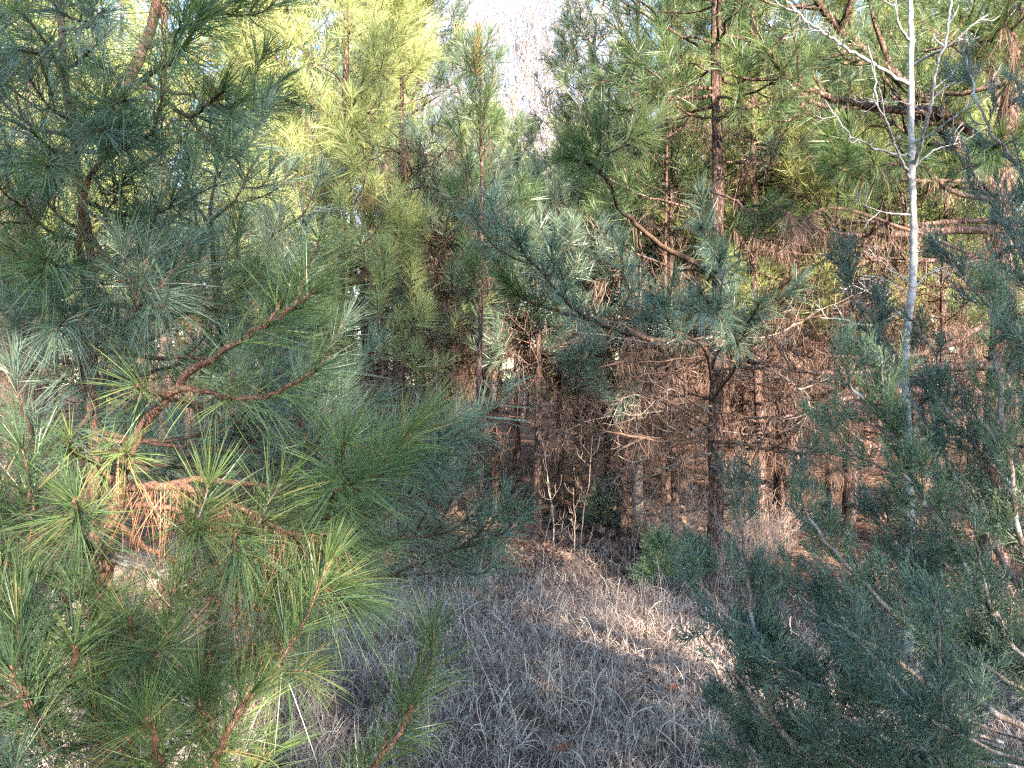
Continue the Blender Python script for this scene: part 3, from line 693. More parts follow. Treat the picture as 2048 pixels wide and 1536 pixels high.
for a, b2, y2 in (((188, 900), (420, 930), 2.7), ((188, 880), (480, 850), 2.6), ((188, 860), (560, 900), 2.7), ((185, 760), (420, 700), 2.75), ((188, 700), (540, 700), 2.8), ((190, 640), (470, 600), 2.8)):
    branch(sp, [(a[0], a[1], 2.3), ((a[0] + b2[0]) / 2, (a[1] + b2[1]) / 2 + 15, (2.3 + y2) / 2), (b2[0], b2[1], y2), (b2[0] + 50, b2[1] - 60, y2)], 0.009, 0.004, 0.3, bark='twig', side=4, sideL=0.3, tint=(0.05, 0.6),
           green='needle_shade_tinted' if b2[1] > 840 else 'needle', w=0.0017, dens=205)
settle(sp)

rng = np.random.default_rng(108)
# ---- the blue-green limbs reaching right under the clearing, from a third pine
bp_ = thing_at('pine_tree', 420, 2.9, "low shaded pine whose blue-green limbs reach right over the dry grass", 'pine tree')
bx, by, bz = gp(420, 2.9)
trunk_of(bp_, [(425, 1200, 2.9), (430, 1000, 2.9), (425, 860, 2.9), (440, 700, 2.9), (430, 560, 2.9), (420, 420, 2.9)], 0.028, 0.007, 'bark_old', (bx, by, bz), stub=100)
for pts, sd_n in (([(430, 1010, 2.9), (560, 980, 2.8), (700, 960, 2.65), (775, 930, 2.55), (790, 885, 2.5)], 5),
                  ([(430, 1030, 2.9), (640, 1020, 2.8), (800, 1000, 2.7), (880, 920, 2.6), (932, 845, 2.55)], 5),
                  ([(430, 1050, 2.9), (620, 1080, 2.8), (780, 1080, 2.75), (900, 1060, 2.7), (960, 1020, 2.65)], 6),
                  ([(430, 1080, 2.9), (600, 1130, 2.8), (760, 1150, 2.75), (880, 1110, 2.75), (950, 1085, 2.7)], 6),
                  ([(430, 940, 2.9), (540, 930, 2.75), (610, 905, 2.6), (650, 860, 2.5)], 5),
                  ([(428, 900, 2.9), (560, 880, 2.9), (680, 840, 2.9), (760, 800, 2.85)], 4),
                  ([(430, 880, 2.9), (580, 860, 3.1), (660, 820, 3.15), (700, 745, 3.15)], 2),
                  ([(425, 820, 2.9), (340, 800, 2.8), (270, 860, 2.7)], 4),
                  ([(425, 980, 2.9), (340, 990, 2.8), (300, 920, 2.7)], 4),
                  ([(430, 960, 2.9), (470, 900, 2.7), (520, 870, 2.6), (540, 810, 2.55)], 4)):
    branch(bp_, pts, 0.011, 0.0045, 0.5, green='needle_shade_tinted', bark='twig', side=max(2, sd_n - 2), sideL=0.34, side_from=0.35, nl=0.18, w=0.0022, dens=185, tint=(0.2, 1.0), stub=40)
for pts in ([(440, 700, 2.9), (560, 640, 2.9), (600, 560, 2.9)], [(435, 640, 2.9), (360, 560, 2.8), (350, 480, 2.8)], [(430, 560, 2.9), (520, 520, 2.9), (560, 430, 2.9)], [(420, 460, 2.9), (380, 380, 2.85), (365, 330, 2.8)],
            [(422, 440, 2.9), (470, 400, 2.85), (500, 340, 2.8)], [(420, 420, 2.9), (430, 360, 2.9), (440, 300, 2.9)], [(425, 480, 2.9), (380, 440, 2.75), (330, 430, 2.7)]):
    branch(bp_, pts, 0.008, 0.004, 0.3, green='needle_shade_tinted', bark='twig', side=3, sideL=0.26, nl=0.17, w=0.0022, dens=185, tint=(0.0, 0.8))
settle(bp_)

rng = np.random.default_rng(109)
# ---- reddish leaning pine, far left, whose limb crosses at the top
lp = thing_at('pine_tree', -60, 3.0, "reddish flaky-barked pine leaning rightwards across the top left corner", 'pine tree')
bx, by, bz = gp(-150, 3.0)
lp['_b'] = [bx, by, bz]
trunk_of(lp, [(-90, 900, 3.0), (-20, 620, 3.0), (40, 480, 3.0), (130, 330, 3.0), (235, 190, 3.0), (285, 100, 3.0), (315, 0, 3.0), (335, -160, 3.0)], 0.036, 0.015, 'bark_young', (bx, by, bz), stub=300)
LG = dict(w=0.0021, dens=235, bark='twig', nl=0.19)
branch(lp, [(245, 180, 2.95), (285, 155, 2.6), (340, 120, 2.35), (372, 85, 2.25), (400, 30, 2.2)], 0.013, 0.006, 0.42, side=2, sideL=0.18, side_from=0.6, **LG)
branch(lp, [(290, 155, 2.6), (330, 200, 2.45), (370, 230, 2.35), (410, 215, 2.28), (448, 180, 2.2)], 0.009, 0.005, 0.45, side=1, sideL=0.14, **LG)
branch(lp, [(375, 232, 2.35), (400, 262, 2.3), (440, 300, 2.25)], 0.006, 0.004, 0.15, **LG)
branch(lp, [(240, 190, 2.95), (230, 150, 2.7), (190, 130, 2.5)], 0.006, 0.004, 0.3, dead=40, **LG)
branch(lp, [(60, 440, 3.0), (20, 380, 2.9), (10, 320, 2.8)], 0.009, 0.005, None, dead=140, deadlen=0.22, w=0.0016, bark='twig')
branch(lp, [(-20, 640, 3.0), (40, 700, 2.8), (60, 760, 2.7)], 0.010, 0.005, None, dead=260, deadlen=0.22, side=4, w=0.0015, bark='twig')
branch(lp, [(-40, 760, 3.0), (30, 820, 2.9), (110, 830, 2.8)], 0.010, 0.005, None, dead=300, deadlen=0.22, side=4, w=0.0015, bark='twig')
branch(lp, [(-60, 500, 3.0), (20, 560, 2.9), (90, 600, 2.85)], 0.010, 0.005, 0.3, dead=200, side=4, **LG)
branch(lp, [(-60, 300, 3.0), (0, 200, 2.7), (12, 130, 2.4)], 0.010, 0.006, 0.4, side=3, **LG)
branch(lp, [(-80, 120, 3.0), (0, 60, 2.7), (40, -10, 2.5)], 0.010, 0.006, 0.3, side=4, **LG)
branch(lp, [(285, 100, 3.0), (360, 60, 3.1), (440, 20, 3.1), (500, -30, 3.1)], 0.010, 0.005, 0.3, side=5, sideL=0.3, **LG)
branch(lp, [(250, 170, 3.0), (380, 190, 3.2), (470, 240, 3.2), (530, 200, 3.1)], 0.010, 0.005, 0.4, side=5, sideL=0.3, **LG)
branch(lp, [(230, 200, 3.0), (270, 330, 3.0), (330, 300, 2.9), (385, 260, 2.85)], 0.012, 0.006, None, bark='deadwood', side=3, label="pale bare limb catching light")
settle(lp)

rng = np.random.default_rng(110)
# ---- limbs of the tall dark pine that reach towards the viewer
tl = tall; tb_ = tl.location.copy()
tl['_b'] = list(tb_); tl.location = (0, 0, 0)
for c in tl.children: c.location = c.location + tb_
TG = dict(w=0.0030, dens=190, bark='twig', nl=0.18, K=3)
branch(tl, [(1415, 540, 6.05), (1370, 515, 5.6), (1325, 495, 5.2), (1280, 455, 4.8), (1240, 420, 4.5), (1222, 375, 4.3), (1195, 340, 4.2), (1165, 322, 4.1), (1120, 315, 4.0)], 0.026, 0.006, 0.72, side=3, sideL=0.3, side_from=0.7, **TG)
branch(tl, [(1200, 345, 4.2), (1215, 310, 4.1), (1250, 290, 4.0), (1290, 265, 3.9)], 0.008, 0.005, 0.2, side=2, tint=(0.5, 1), green='needle_sun_tinted', **TG)
branch(tl, [(1420, 690, 6.05), (1320, 680, 5.2), (1250, 665, 4.6), (1180, 640, 4.2), (1130, 600, 3.9), (1085, 545, 3.7), (1050, 510, 3.6), (1030, 470, 3.5)], 0.020, 0.006, 0.62, side=4, sideL=0.32, side_from=0.6, green='needle_shade_tinted', **TG)
branch(tl, [(1180, 640, 4.2), (1110, 620, 3.9), (1060, 605, 3.8), (1020, 575, 3.7)], 0.009, 0.005, 0.35, side=2, sideL=0.2, green='needle', **TG)
branch(tl, [(1215, 660, 4.5), (1240, 625, 4.5), (1262, 580, 4.4), (1266, 540, 4.4)], 0.008, 0.004, 0.35, green='needle_shade_tinted', side=2, **TG)
branch(tl, [(1422, 740, 6.05), (1440, 700, 5.2), (1480, 680, 4.7), (1500, 640, 4.4), (1520, 605, 4.2)], 0.014, 0.006, 0.55, side=4, sideL=0.28, green='needle_shade_tinted', **TG)
branch(tl, [(1424, 800, 6.05), (1480, 715, 5.0), (1450, 650, 4.3), (1420, 610, 3.9), (1400, 585, 3.7)], 0.016, 0.006, 0.6, side=4, sideL=0.28, green='needle_shade_tinted', **TG)
branch(tl, [(1422, 760, 6.05), (1410, 700, 5.2), (1350, 660, 4.6), (1320, 610, 4.2), (1308, 590, 4.0)], 0.013, 0.005, 0.6, side=3, sideL=0.25, green='needle_shade_tinted', **TG)
branch(tl, [(1415, 560, 6.05), (1440, 530, 5.0), (1425, 490, 4.3), (1400, 455, 4.0)], 0.012, 0.005, 0.5, side=3, green='needle_shade_tinted', **TG)
branch(tl, [(1424, 880, 6.05), (1350, 885, 5.6), (1250, 870, 5.2), (1170, 850, 5.0), (1105, 810, 4.8), (1070, 770, 4.7)], 0.012, 0.003, None, bark='twig', side=9, sideL=0.35, dead=40, w=0.002, label="long bare lichen-spotted limb sweeping left")
branch(tl, [(1424, 860, 6.05), (1330, 800, 5.6), (1240, 780, 5.3), (1160, 745, 5.1), (1130, 720, 5.0)], 0.012, 0.004, 0.55, side=4, sideL=0.3, green='needle_shade_tinted', **TG)
branch(tl, [(1424, 830, 6.05), (1340, 780, 5.7), (1280, 830, 5.5), (1230, 820, 5.4)], 0.010, 0.004, None, bark='deadwood', side=8, sideL=0.4, dead=50, w=0.002)
branch(tl, [(1430, 885, 6.0), (1500, 890, 5.7), (1580, 905, 5.5), (1660, 900, 5.3), (1745, 885, 5.2)], 0.012, 0.010, None, bark='twig', side=8, sideL=0.4, w=0.002)
branch(tl, [(1424, 740, 6.05), (1520, 735, 5.7), (1590, 770, 5.5), (1620, 810, 5.4), (1600, 860, 5.3)], 0.012, 0.004, None, bark='deadwood', side=9, sideL=0.35, dead=40, w=0.002)
branch(tl, [(1420, 660, 6.05), (1500, 620, 5.6), (1560, 690, 5.3), (1640, 720, 5.1)], 0.012, 0.004, None, bark='twig', side=9, sideL=0.35, w=0.002)
branch(tl, [(1402, 235, 6.05), (1370, 225, 5.9), (1350, 200, 5.8), (1345, 150, 5.7), (1330, 120, 5.6)], 0.011, 0.005, 0.6, side=3, **TG)
branch(tl, [(1403, 238, 6.0), (1440, 232, 5.8), (1470, 215, 5.7), (1478, 180, 5.6), (1500, 120, 5.5)], 0.010, 0.004, 0.6, side=4, **TG)
branch(tl, [(1412, 380, 6.0), (1470, 400, 5.6), (1510, 430, 5.4), (1560, 415, 5.3)], 0.013, 0.004, 0.6, side=5, dead=60, **TG)
for k in range(16):
    y0 = rng.uniform(640, 910); sg = -1 if k % 8 < 5 else 1; ln = rng.uniform(150, 330); dy = rng.normal(-10, 45); Ye = rng.uniform(4.9, 6.6)
    branch(tl, [(1424, y0, 6.05), (1424 + sg * ln * 0.35, y0 + 12, 0.65 * 6.05 + 0.35 * Ye), (1424 + sg * ln * 0.7, y0 + dy * 0.5 + rng.normal(0, 14), 0.3 * 6.05 + 0.7 * Ye), (1424 + sg * ln, y0 + dy, Ye)], 0.008, 0.0025, None,
           bark='deadwood' if k % 2 else 'twig', side=8, sideL=0.32, side_from=0.15, dead=26 if k % 3 else 60, w=0.002)
settle(tl)

rng = np.random.default_rng(111)
# ---- heavy limbs of the dark right pine
dp = right_dark; db_ = dp.location.copy(); dp['_b'] = list(db_); dp.location = (0, 0, 0)
for c in dp.children: c.location = c.location + db_
DG = dict(bark='bark_old', w=0.0024, K=3)
branch(dp, [(1985, 380, 6.3), (1940, 330, 6.2), (1870, 230, 6.1), (1800, 160, 6.0), (1740, 110, 5.9), (1690, 70, 5.8), (1640, 10, 5.7), (1600, -60, 5.6)], 0.0625, 0.0270, 0.7, side=10, sideL=0.7, side_from=0.2, dens=200, dead=100, label="heavy dark limb slanting up left behind the grey sapling", **DG)
branch(dp, [(1985, 300, 6.3), (1880, 225, 6.0), (1800, 220, 5.8), (1700, 205, 5.6), (1620, 180, 5.5), (1570, 150, 5.4), (1530, 95, 5.3)], 0.0450, 0.0180, 0.65, side=8, sideL=0.6, side_from=0.3, dens=220, dead=120, **DG)
branch(dp, [(1985, 330, 6.3), (1850, 235, 6.1), (1740, 215, 6.0), (1640, 210, 5.9), (1580, 165, 5.8), (1500, 60, 5.7)], 0.0325, 0.0135, 0.8, side=8, sideL=0.5, dens=220, dead=80, **DG)
branch(dp, [(1990, 460, 6.3), (1880, 462, 6.0), (1780, 470, 5.8), (1700, 470, 5.6), (1620, 458, 5.5)], 0.0425, 0.0150, None, side=9, sideL=0.5, dead=240, deadlen=0.2, **DG)
branch(dp, [(1990, 440, 6.4), (1880, 445, 6.1), (1800, 450, 6.0), (1680, 440, 5.9)], 0.0275, 0.0120, None, side=9, sideL=0.5, dead=160, deadlen=0.2, **DG)
branch(dp, [(1990, 500, 6.2), (1900, 520, 5.9), (1800, 520, 5.8), (1740, 515, 5.7), (1700, 500, 5.7)], 0.0250, 0.0120, None, side=7, sideL=0.5, dead=120, **DG)
branch(dp, [(1990, 730, 6.3), (1850, 735, 6.0), (1740, 745, 5.9), (1640, 745, 5.8), (1580, 738, 5.7), (1500, 722, 5.6)], 0.0425, 0.0120, None, side=10, sideL=0.5, dead=80, **DG)
branch(dp, [(1990, 790, 6.3), (1850, 780, 6.0), (1700, 795, 5.8), (1640, 815, 5.6), (1590, 830, 5.5), (1480, 840, 5.4)], 0.0375, 0.0090, None, side=10, sideL=0.45, dead=50, **DG)
branch(dp, [(1990, 640, 6.3), (1870, 700, 6.2), (1760, 715, 6.2), (1650, 712, 6.2)], 0.0275, 0.0150, None, side=8, sideL=0.5, dead=60, **DG)
branch(dp, [(1990, 860, 6.3), (1850, 880, 6.1), (1720, 895, 6.0), (1620, 905, 5.9), (1540, 885, 5.8)], 0.0375, 0.0180, None, side=8, sideL=0.4, **DG)
branch(dp, [(1985, 400, 6.3), (1900, 380, 5.6), (1840, 330, 5.2), (1760, 330, 5.0), (1720, 300, 4.9)], 0.0225, 0.0090, 0.6, side=6, sideL=0.35, dens=300, dead=150, **DG)
branch(dp, [(1985, 300, 6.3), (1960, 330, 5.0), (1990, 300, 4.2), (1960, 290, 4.0)], 0.0175, 0.0090, 0.6, side=4, sideL=0.3, dens=360, bark='twig', w=0.002)
branch(dp, [(1990, 200, 6.3), (1980, 120, 5.4), (1940, 60, 5.0), (1900, 20, 4.8)], 0.0250, 0.0090, 0.5, side=8, sideL=0.4, dens=300, dead=260, deadlen=0.2, bark='twig', w=0.002)
branch(dp, [(1995, 250, 6.3), (2020, 160, 5.4), (2030, 80, 5.0), (2000, 40, 4.8)], 0.0250, 0.0090, 0.5, side=8, sideL=0.4, dens=300, dead=260, deadlen=0.2, bark='twig', w=0.002)
branch(dp, [(1980, 360, 6.3), (1760, 360, 5.2), (1690, 340, 4.9), (1650, 320, 4.7)], 0.0175, 0.0075, 0.6, side=5, sideL=0.35, dens=330, bark='twig', w=0.002)
branch(dp, [(1980, 520, 6.3), (1700, 420, 5.3), (1600, 440, 5.0), (1575, 425, 4.9)], 0.0175, 0.0075, None, side=5, sideL=0.3, dead=420, deadlen=0.22, bark='twig', w=0.0024)
settle(dp)

rng = np.random.default_rng(112)
# ------------------------------------------------------------------ pale grey sapling
gs = thing_at('sapling', 1815, 4.3, "pale grey smooth-barked bare sapling rising full height in front of the dark pine", 'bare sapling')
bx, by, bz = gp(1818, 4.3)
trunk_of(gs, [(1822, 1150, 4.3), (1818, 950, 4.3), (1812, 780, 4.3), (1812, 680, 4.3), (1826, 560, 4.3), (1826, 400, 4.3), (1822, 250, 4.3), (1822, 100, 4.3), (1822, -20, 4.3), (1824, -300, 4.3)], 0.027, 0.013, 'bark_grey', (bx, by, bz), K=70, ns=14)
def bare(e, pts, r0, r1, side=3, sideL=0.25, bark='bark_grey', name='branch', label=None, up=0.4):
    return branch(e, pts, r0, r1, None, side=side, sideL=sideL, bark=bark, name=name, label=label, sideup=up)
gY = 4.3
for pts, r in (([(1816, 168, gY), (1750, 128, gY - .1), (1700, 100, gY - .2), (1670, 80, gY - .25), (1640, 60, gY - .3), (1600, 30, gY - .35), (1570, -5, gY - .4)], .011),
               ([(1640, 62, gY - .3), (1615, 60, gY - .3), (1588, 55, gY - .3)], .004),
               ([(1818, 80, gY), (1800, 55, gY - .1), (1792, 20, gY - .1), (1780, -20, gY - .1)], .008),
               ([(1828, 130, gY), (1860, 110, gY - .1), (1900, 90, gY - .2), (1945, 50, gY - .3), (1975, 30, gY - .3)], .009),
               ([(1822, 312, gY), (1790, 308, gY - .1), (1750, 298, gY - .2), (1730, 285, gY - .3), (1700, 270, gY - .35), (1680, 245, gY - .4), (1650, 200, gY - .4)], .008),
               ([(1826, 285, gY), (1860, 270, gY - .1), (1900, 240, gY - .2), (1950, 205, gY - .3), (2000, 165, gY - .4)], .009),
               ([(1818, 355, gY), (1808, 330, gY - .2), (1790, 290, gY - .3), (1775, 250, gY - .4), (1755, 205, gY - .5), (1750, 150, gY - .5), (1735, 90, gY - .5)], .009),
               ([(1828, 335, gY), (1850, 260, gY - .2), (1862, 210, gY - .3), (1870, 150, gY - .4), (1895, 60, gY - .5), (1905, -20, gY - .5)], .012),
               ([(1853, 228, gY - .2), (1810, 205, gY - .3), (1760, 203, gY - .4), (1730, 195, gY - .4)], .004),
               ([(1866, 198, gY - .3), (1890, 175, gY - .3), (1920, 160, gY - .3), (1960, 140, gY - .4)], .005),
               ([(1822, 340, gY), (1870, 300, gY + .1), (1920, 285, gY + .1), (1980, 250, gY + .1)], .006),
               ([(1820, 430, gY), (1770, 425, gY - .1), (1740, 415, gY - .2), (1700, 395, gY - .2)], .006),
               ([(1815, 560, gY), (1780, 540, gY - .1), (1760, 520, gY - .2), (1725, 500, gY - .3)], .005),
               ([(1815, 590, gY), (1790, 570, gY), (1760, 555, gY), (1720, 550, gY)], .004),
               ([(1826, 580, gY), (1860, 545, gY), (1910, 530, gY), (1960, 520, gY)], .006),
               ([(1812, 640, gY), (1780, 610, gY - .1), (1750, 590, gY - .1), (1680, 560, gY - .2)], .006),
               ([(1812, 620, gY), (1740, 650, gY - .1), (1690, 640, gY - .1), (1640, 635, gY - .1)], .006)):
    bare(gs, pts, r, r * 0.45, side=3, sideL=0.13)
settle(gs)

# ------------------------------------------------------------------ red cedar, foreground right
def cedar_spray(buf, axis, base_tint, wtw=0.0022, dens=1.0, pm=1.0):
    """scale-leaf foliage on one branchlet (axis (n,3))"""
    L = arc_len(axis); n = max(4, int(L / 0.0062 * dens)); u = (np.arange(n) + rng.random(n)) / n
    seg = np.interp(u * (len(axis) - 1), np.arange(len(axis)), np.arange(len(axis))); i = np.minimum(seg.astype(int), len(axis) - 2); f = (seg - i)[:, None]
    pos = axis[i] * (1 - f) + axis[i + 1] * f; t = nrm(axis[i + 1] - axis[i])
    pl = nrm(rng.normal(size=3)); pr = nrm(np.cross(t, pl) * np.where(np.arange(n) % 2, 1, -1)[:, None] + rng.normal(0, 0.45, (n, 3)))
    a = np.radians(rng.uniform(24, 46, n)); d = t * np.cos(a)[:, None] + pr * np.sin(a)[:, None]
    d = nrm(d + [0, 0, 0.12])
    l = pm * (0.014 + 0.040 * (1 - u) ** 0.8 + 0.012 * rng.random(n)) * min(1.25, 0.6 + L * 3)
    ss = np.array([0, .5, 1.0])[None, :, None]
    pts = pos[:, None] + d[:, None] * ss * l[:, None, None] + t[:, None] * ss ** 2 * (l * 0.22)[:, None, None]
    tn = np.clip(base_tint + 0.12 * rng.normal(size=n) + 0.12 * u, 0, 0.97)
    buf.ribbons(pts, wtw, tn)
    # second order
    m = 5
    pos2 = np.repeat(pts[:, 0], m, 0); e2 = np.repeat(pts[:, 2], m, 0); fr = np.tile(np.linspace(0.2, 0.9, m), n)[:, None] + rng.normal(0, 0.05, (n * m, 1))
    b0 = pos2 * (1 - fr) + e2 * fr; d0 = nrm(e2 - pos2); pr2 = nrm(np.cross(d0, rng.normal(size=(n * m, 3))))
    d2 = nrm(d0 * 0.8 + pr2 * 0.6); l2 = np.repeat(l, m) * (0.50 - 0.28 * fr[:, 0]) * (0.7 + 0.6 * rng.random(n * m)) + 0.003
    p2 = b0[:, None] + d2[:, None] * ss * l2[:, None, None] + d0[:, None] * ss ** 2 * (l2 * 0.2)[:, None, None]
    buf.ribbons(p2, wtw * 1.05, np.repeat(tn, m) + rng.normal(0, 0.05, n * m))
    # clothed axis
    buf.tubes(axis[None], np.linspace(0.0014, 0.0009, len(axis))[None], 4, min(0.95, base_tint + 0.1))

def cedar_branch(parent, pts, r0, r1, spread=0.15, every=0.037, s0=0.1, tint=(0.1, 0.6), label=None, upb=0.9, name='branch', d=0.9, wtw=0.0019, raw=False):
    p = smooth([P(*a) for a in pts] if not raw else pts, max(10, 5 * len(pts))); L = arc_len(p)
    p[1:-1] += rng.normal(0, min(0.0025, 0.004 * L), (len(p) - 2, 3))
    wd, g = Buf(), Buf()
    wd.tubes(p[None], np.linspace(r0, r1, len(p))[None], 7, 0.5, rough=0.05)
    n = int(L * (1 - s0) / every)
    for k in range(n):
        u = s0 + (1 - s0) * (k + rng.random()) / n
        ln = spread * (0.45 + 0.75 * rng.random()) * (1.15 - 0.6 * u)
        ax = sub_twig(p, min(u, 0.985), R(28 + 26 * rng.random()), ln, 6, up=upb)
        bt = tint[0] + (tint[1] - tint[0]) * rng.random()
        cedar_spray(g, ax, bt, wtw, d)
        if ln > 0.07:
            for _ in range(2):
                a2 = sub_twig(ax, 0.25 + 0.5 * rng.random(), R(40), ln * 0.5, 5, up=upb); cedar_spray(g, a2, bt, wtw, d)
    cedar_spray(g, p[-6:], tint[1], wtw, d)
    o = wd.obj(name, M['bark_cedar'], parent, True)
    if label: o['label'] = label
    g.obj('foliage', M['cedar'], o)
    return p

rng = np.random.default_rng(113)
cd = thing_at('cedar', 2190, 2.1, "bushy red cedar filling the right foreground with scaly blue-green sprays", 'cedar')
bx, by, bz = gp(2190, 2.1)
trunk_of(cd, [(2180, 1300, 2.1), (2160, 1000, 2.12), (2150, 700, 2.15), (2160, 400, 2.2), (2170, 100, 2.2)], 0.045, 0.02, 'bark_cedar', (bx, by, bz))
CB = [
 ([(2180, 1330, 2.1), (2048, 1295, 2.05), (1960, 1190, 2.0), (1900, 1080, 1.96), (1850, 1005, 1.93), (1795, 890, 1.9), (1740, 830, 1.88), (1700, 760, 1.86), (1674, 690, 1.85)], .013, .0022, (0.35, 0.85)),
 ([(1800, 905, 1.9), (1775, 830, 1.87), (1765, 760, 1.85), (1762, 700, 1.84)], .005, .002, (0.5, 0.95)),
 ([(1850, 1005, 1.93), (1810, 960, 1.9), (1700, 900, 1.88), (1635, 820, 1.86)], .004, .002, (0.4, 0.8)),
 ([(2170, 1180, 2.1), (2048, 1090, 2.05), (2022, 950, 2.0), (2000, 780, 1.97), (1985, 640, 1.95), (1975, 560, 1.94)], .010, .0022, (0.45, 0.9)),
 ([(2170, 1300, 2.1), (2040, 1180, 2.3), (1915, 960, 2.3), (1870, 870, 2.3), (1790, 740, 2.3), (1745, 640, 2.3), (1700, 560, 2.3), (1680, 490, 2.3)], .010, .003, (0.0, 0.4)),
 ([(2180, 1600, 2.1), (1900, 1580, 1.95), (1700, 1560, 1.85), (1560, 1460, 1.8), (1520, 1330, 1.8), (1503, 1230, 1.8), (1490, 1130, 1.8), (1478, 1010, 1.8), (1470, 960, 1.8)], .010, .003, (0.1, 0.5)),
 ([(1508, 1260, 1.8), (1450, 1230, 1.75), (1410, 1180, 1.72), (1385, 1160, 1.7)], .004, .0018, (0.2, 0.6)),
 ([(1560, 1460, 1.8), (1530, 1430, 1.72), (1480, 1360, 1.7), (1430, 1300, 1.68), (1400, 1260, 1.66)], .006, .002, (0.1, 0.5)),
 ([(2180, 1500, 2.1), (1980, 1420, 1.95), (1870, 1300, 1.9), (1800, 1240, 1.88), (1730, 1170, 1.86), (1660, 1095, 1.85), (1610, 1020, 1.84), (1595, 960, 1.84)], .010, .0025, (0.2, 0.6)),
 ([(1900, 1400, 1.93), (1760, 1300, 1.88), (1650, 1240, 1.85), (1590, 1200, 1.84), (1540, 1130, 1.83)], .007, .002, (0.1, 0.5)),
 ([(2180, 1560, 2.1), (1850, 1500, 1.9), (1700, 1440, 1.85), (1620, 1390, 1.82), (1560, 1330, 1.8), (1530, 1290, 1.8)], .008, .002, (0.1, 0.5)),
 ([(2100, 1640, 2.0), (1900, 1560, 1.7), (1885, 1400, 1.66), (1880, 1290, 1.65), (1870, 1180, 1.65)], .006, .002, (0.2, 0.6)),
 ([(2170, 1400, 2.1), (2060, 1330, 2.0), (1990, 1230, 1.95), (1960, 1120, 1.92), (1950, 1040, 1.9)], .008, .002, (0.2, 0.7)),
 ([(2165, 1100, 2.1), (2080, 1000, 2.2), (1990, 880, 2.25), (1920, 780, 2.25), (1860, 700, 2.25), (1830, 640, 2.25)], .009, .002, (0.0, 0.5)),
 ([(2160, 900, 2.12), (2090, 780, 2.2), (2020, 660, 2.25), (1930, 560, 2.25), (1870, 480, 2.25)], .009, .002, (0.0, 0.4)),
 ([(2155, 800, 2.14), (2100, 640, 2.2), (2050, 520, 2.2), (2000, 430, 2.2), (1950, 350, 2.2), (1925, 280, 2.2)], .009, .002, (0.0, 0.4)),
 ([(2155, 620, 2.16), (2100, 480, 2.2), (2040, 340, 2.2), (1980, 260, 2.2), (1950, 180, 2.2), (1925, 100, 2.2)], .008, .002, (0.0, 0.3)),
 ([(2155, 640, 2.16), (2110, 420, 2.1), (2060, 250, 2.1), (2030, 150, 2.1)], .008, .002, (0.0, 0.4)),
 ([(2160, 700, 2.16), (2080, 600, 2.0), (2040, 470, 1.95), (2020, 390, 1.93)], .008, .002, (0.1, 0.5)),
 ([(2165, 1000, 2.12), (2100, 900, 1.95), (2060, 760, 1.9), (2040, 650, 1.88)], .008, .002, (0.2, 0.7)),
 ([(2160, 1100, 2.1), (2050, 1000, 2.05), (1960, 900, 2.05), (1900, 830, 2.05), (1870, 750, 2.05)], .007, .002, (0.2, 0.7)),
 ([(2170, 1250, 2.1), (2060, 1130, 2.1), (1990, 1040, 2.1), (1930, 980, 2.1), (1890, 900, 2.1), (1850, 860, 2.1)], .007, .002, (0.1, 0.6)),
 ([(2170, 1350, 2.1), (2000, 1260, 2.1), (1890, 1130, 2.1), (1830, 1040, 2.1), (1800, 970, 2.1)], .007, .002, (0.1, 0.6)),
 ([(2170, 1420, 2.1), (1980, 1340, 2.0), (1870, 1200, 2.0), (1810, 1120, 2.0)], .007, .002, (0.1, 0.6)),
 ([(2180, 1450, 2.1), (2020, 1330, 2.1), (1900, 1210, 2.15), (1830, 1130, 2.15), (1770, 1060, 2.15), (1740, 1000, 2.15)], .008, .002, (0.0, 0.4)),
]
for pts, r0, r1, tn in CB:
    cedar_branch(cd, pts, r0, r1, tint=tn, every=0.075 if pts[-1][1] < 300 or pts[-1][0] < 1450 else 0.037)
# lower sprays that fill the bottom right corner
for k in range(24):
    ex = rng.uniform(1400, 2060); ey = rng.uniform(1230, 1560) if ex < 1600 else rng.uniform(1180, 1560)
    Y = rng.uniform(1.6, 2.4); sx = ex + rng.uniform(120, 330); sy = ey + rng.uniform(90, 230)
    cedar_branch(cd, [(min(sx + 250, 2180), sy + 90, (Y + 2.1) / 2), (sx, sy, Y + 0.02), ((sx + ex) / 2, (sy + ey) / 2 + 12, Y), (ex, ey, Y - 0.02)], .005, .0018, tint=(0.0, 0.45 if k % 3 else 0.7), s0=0.3)
settle(cd)

rng = np.random.default_rng(114)
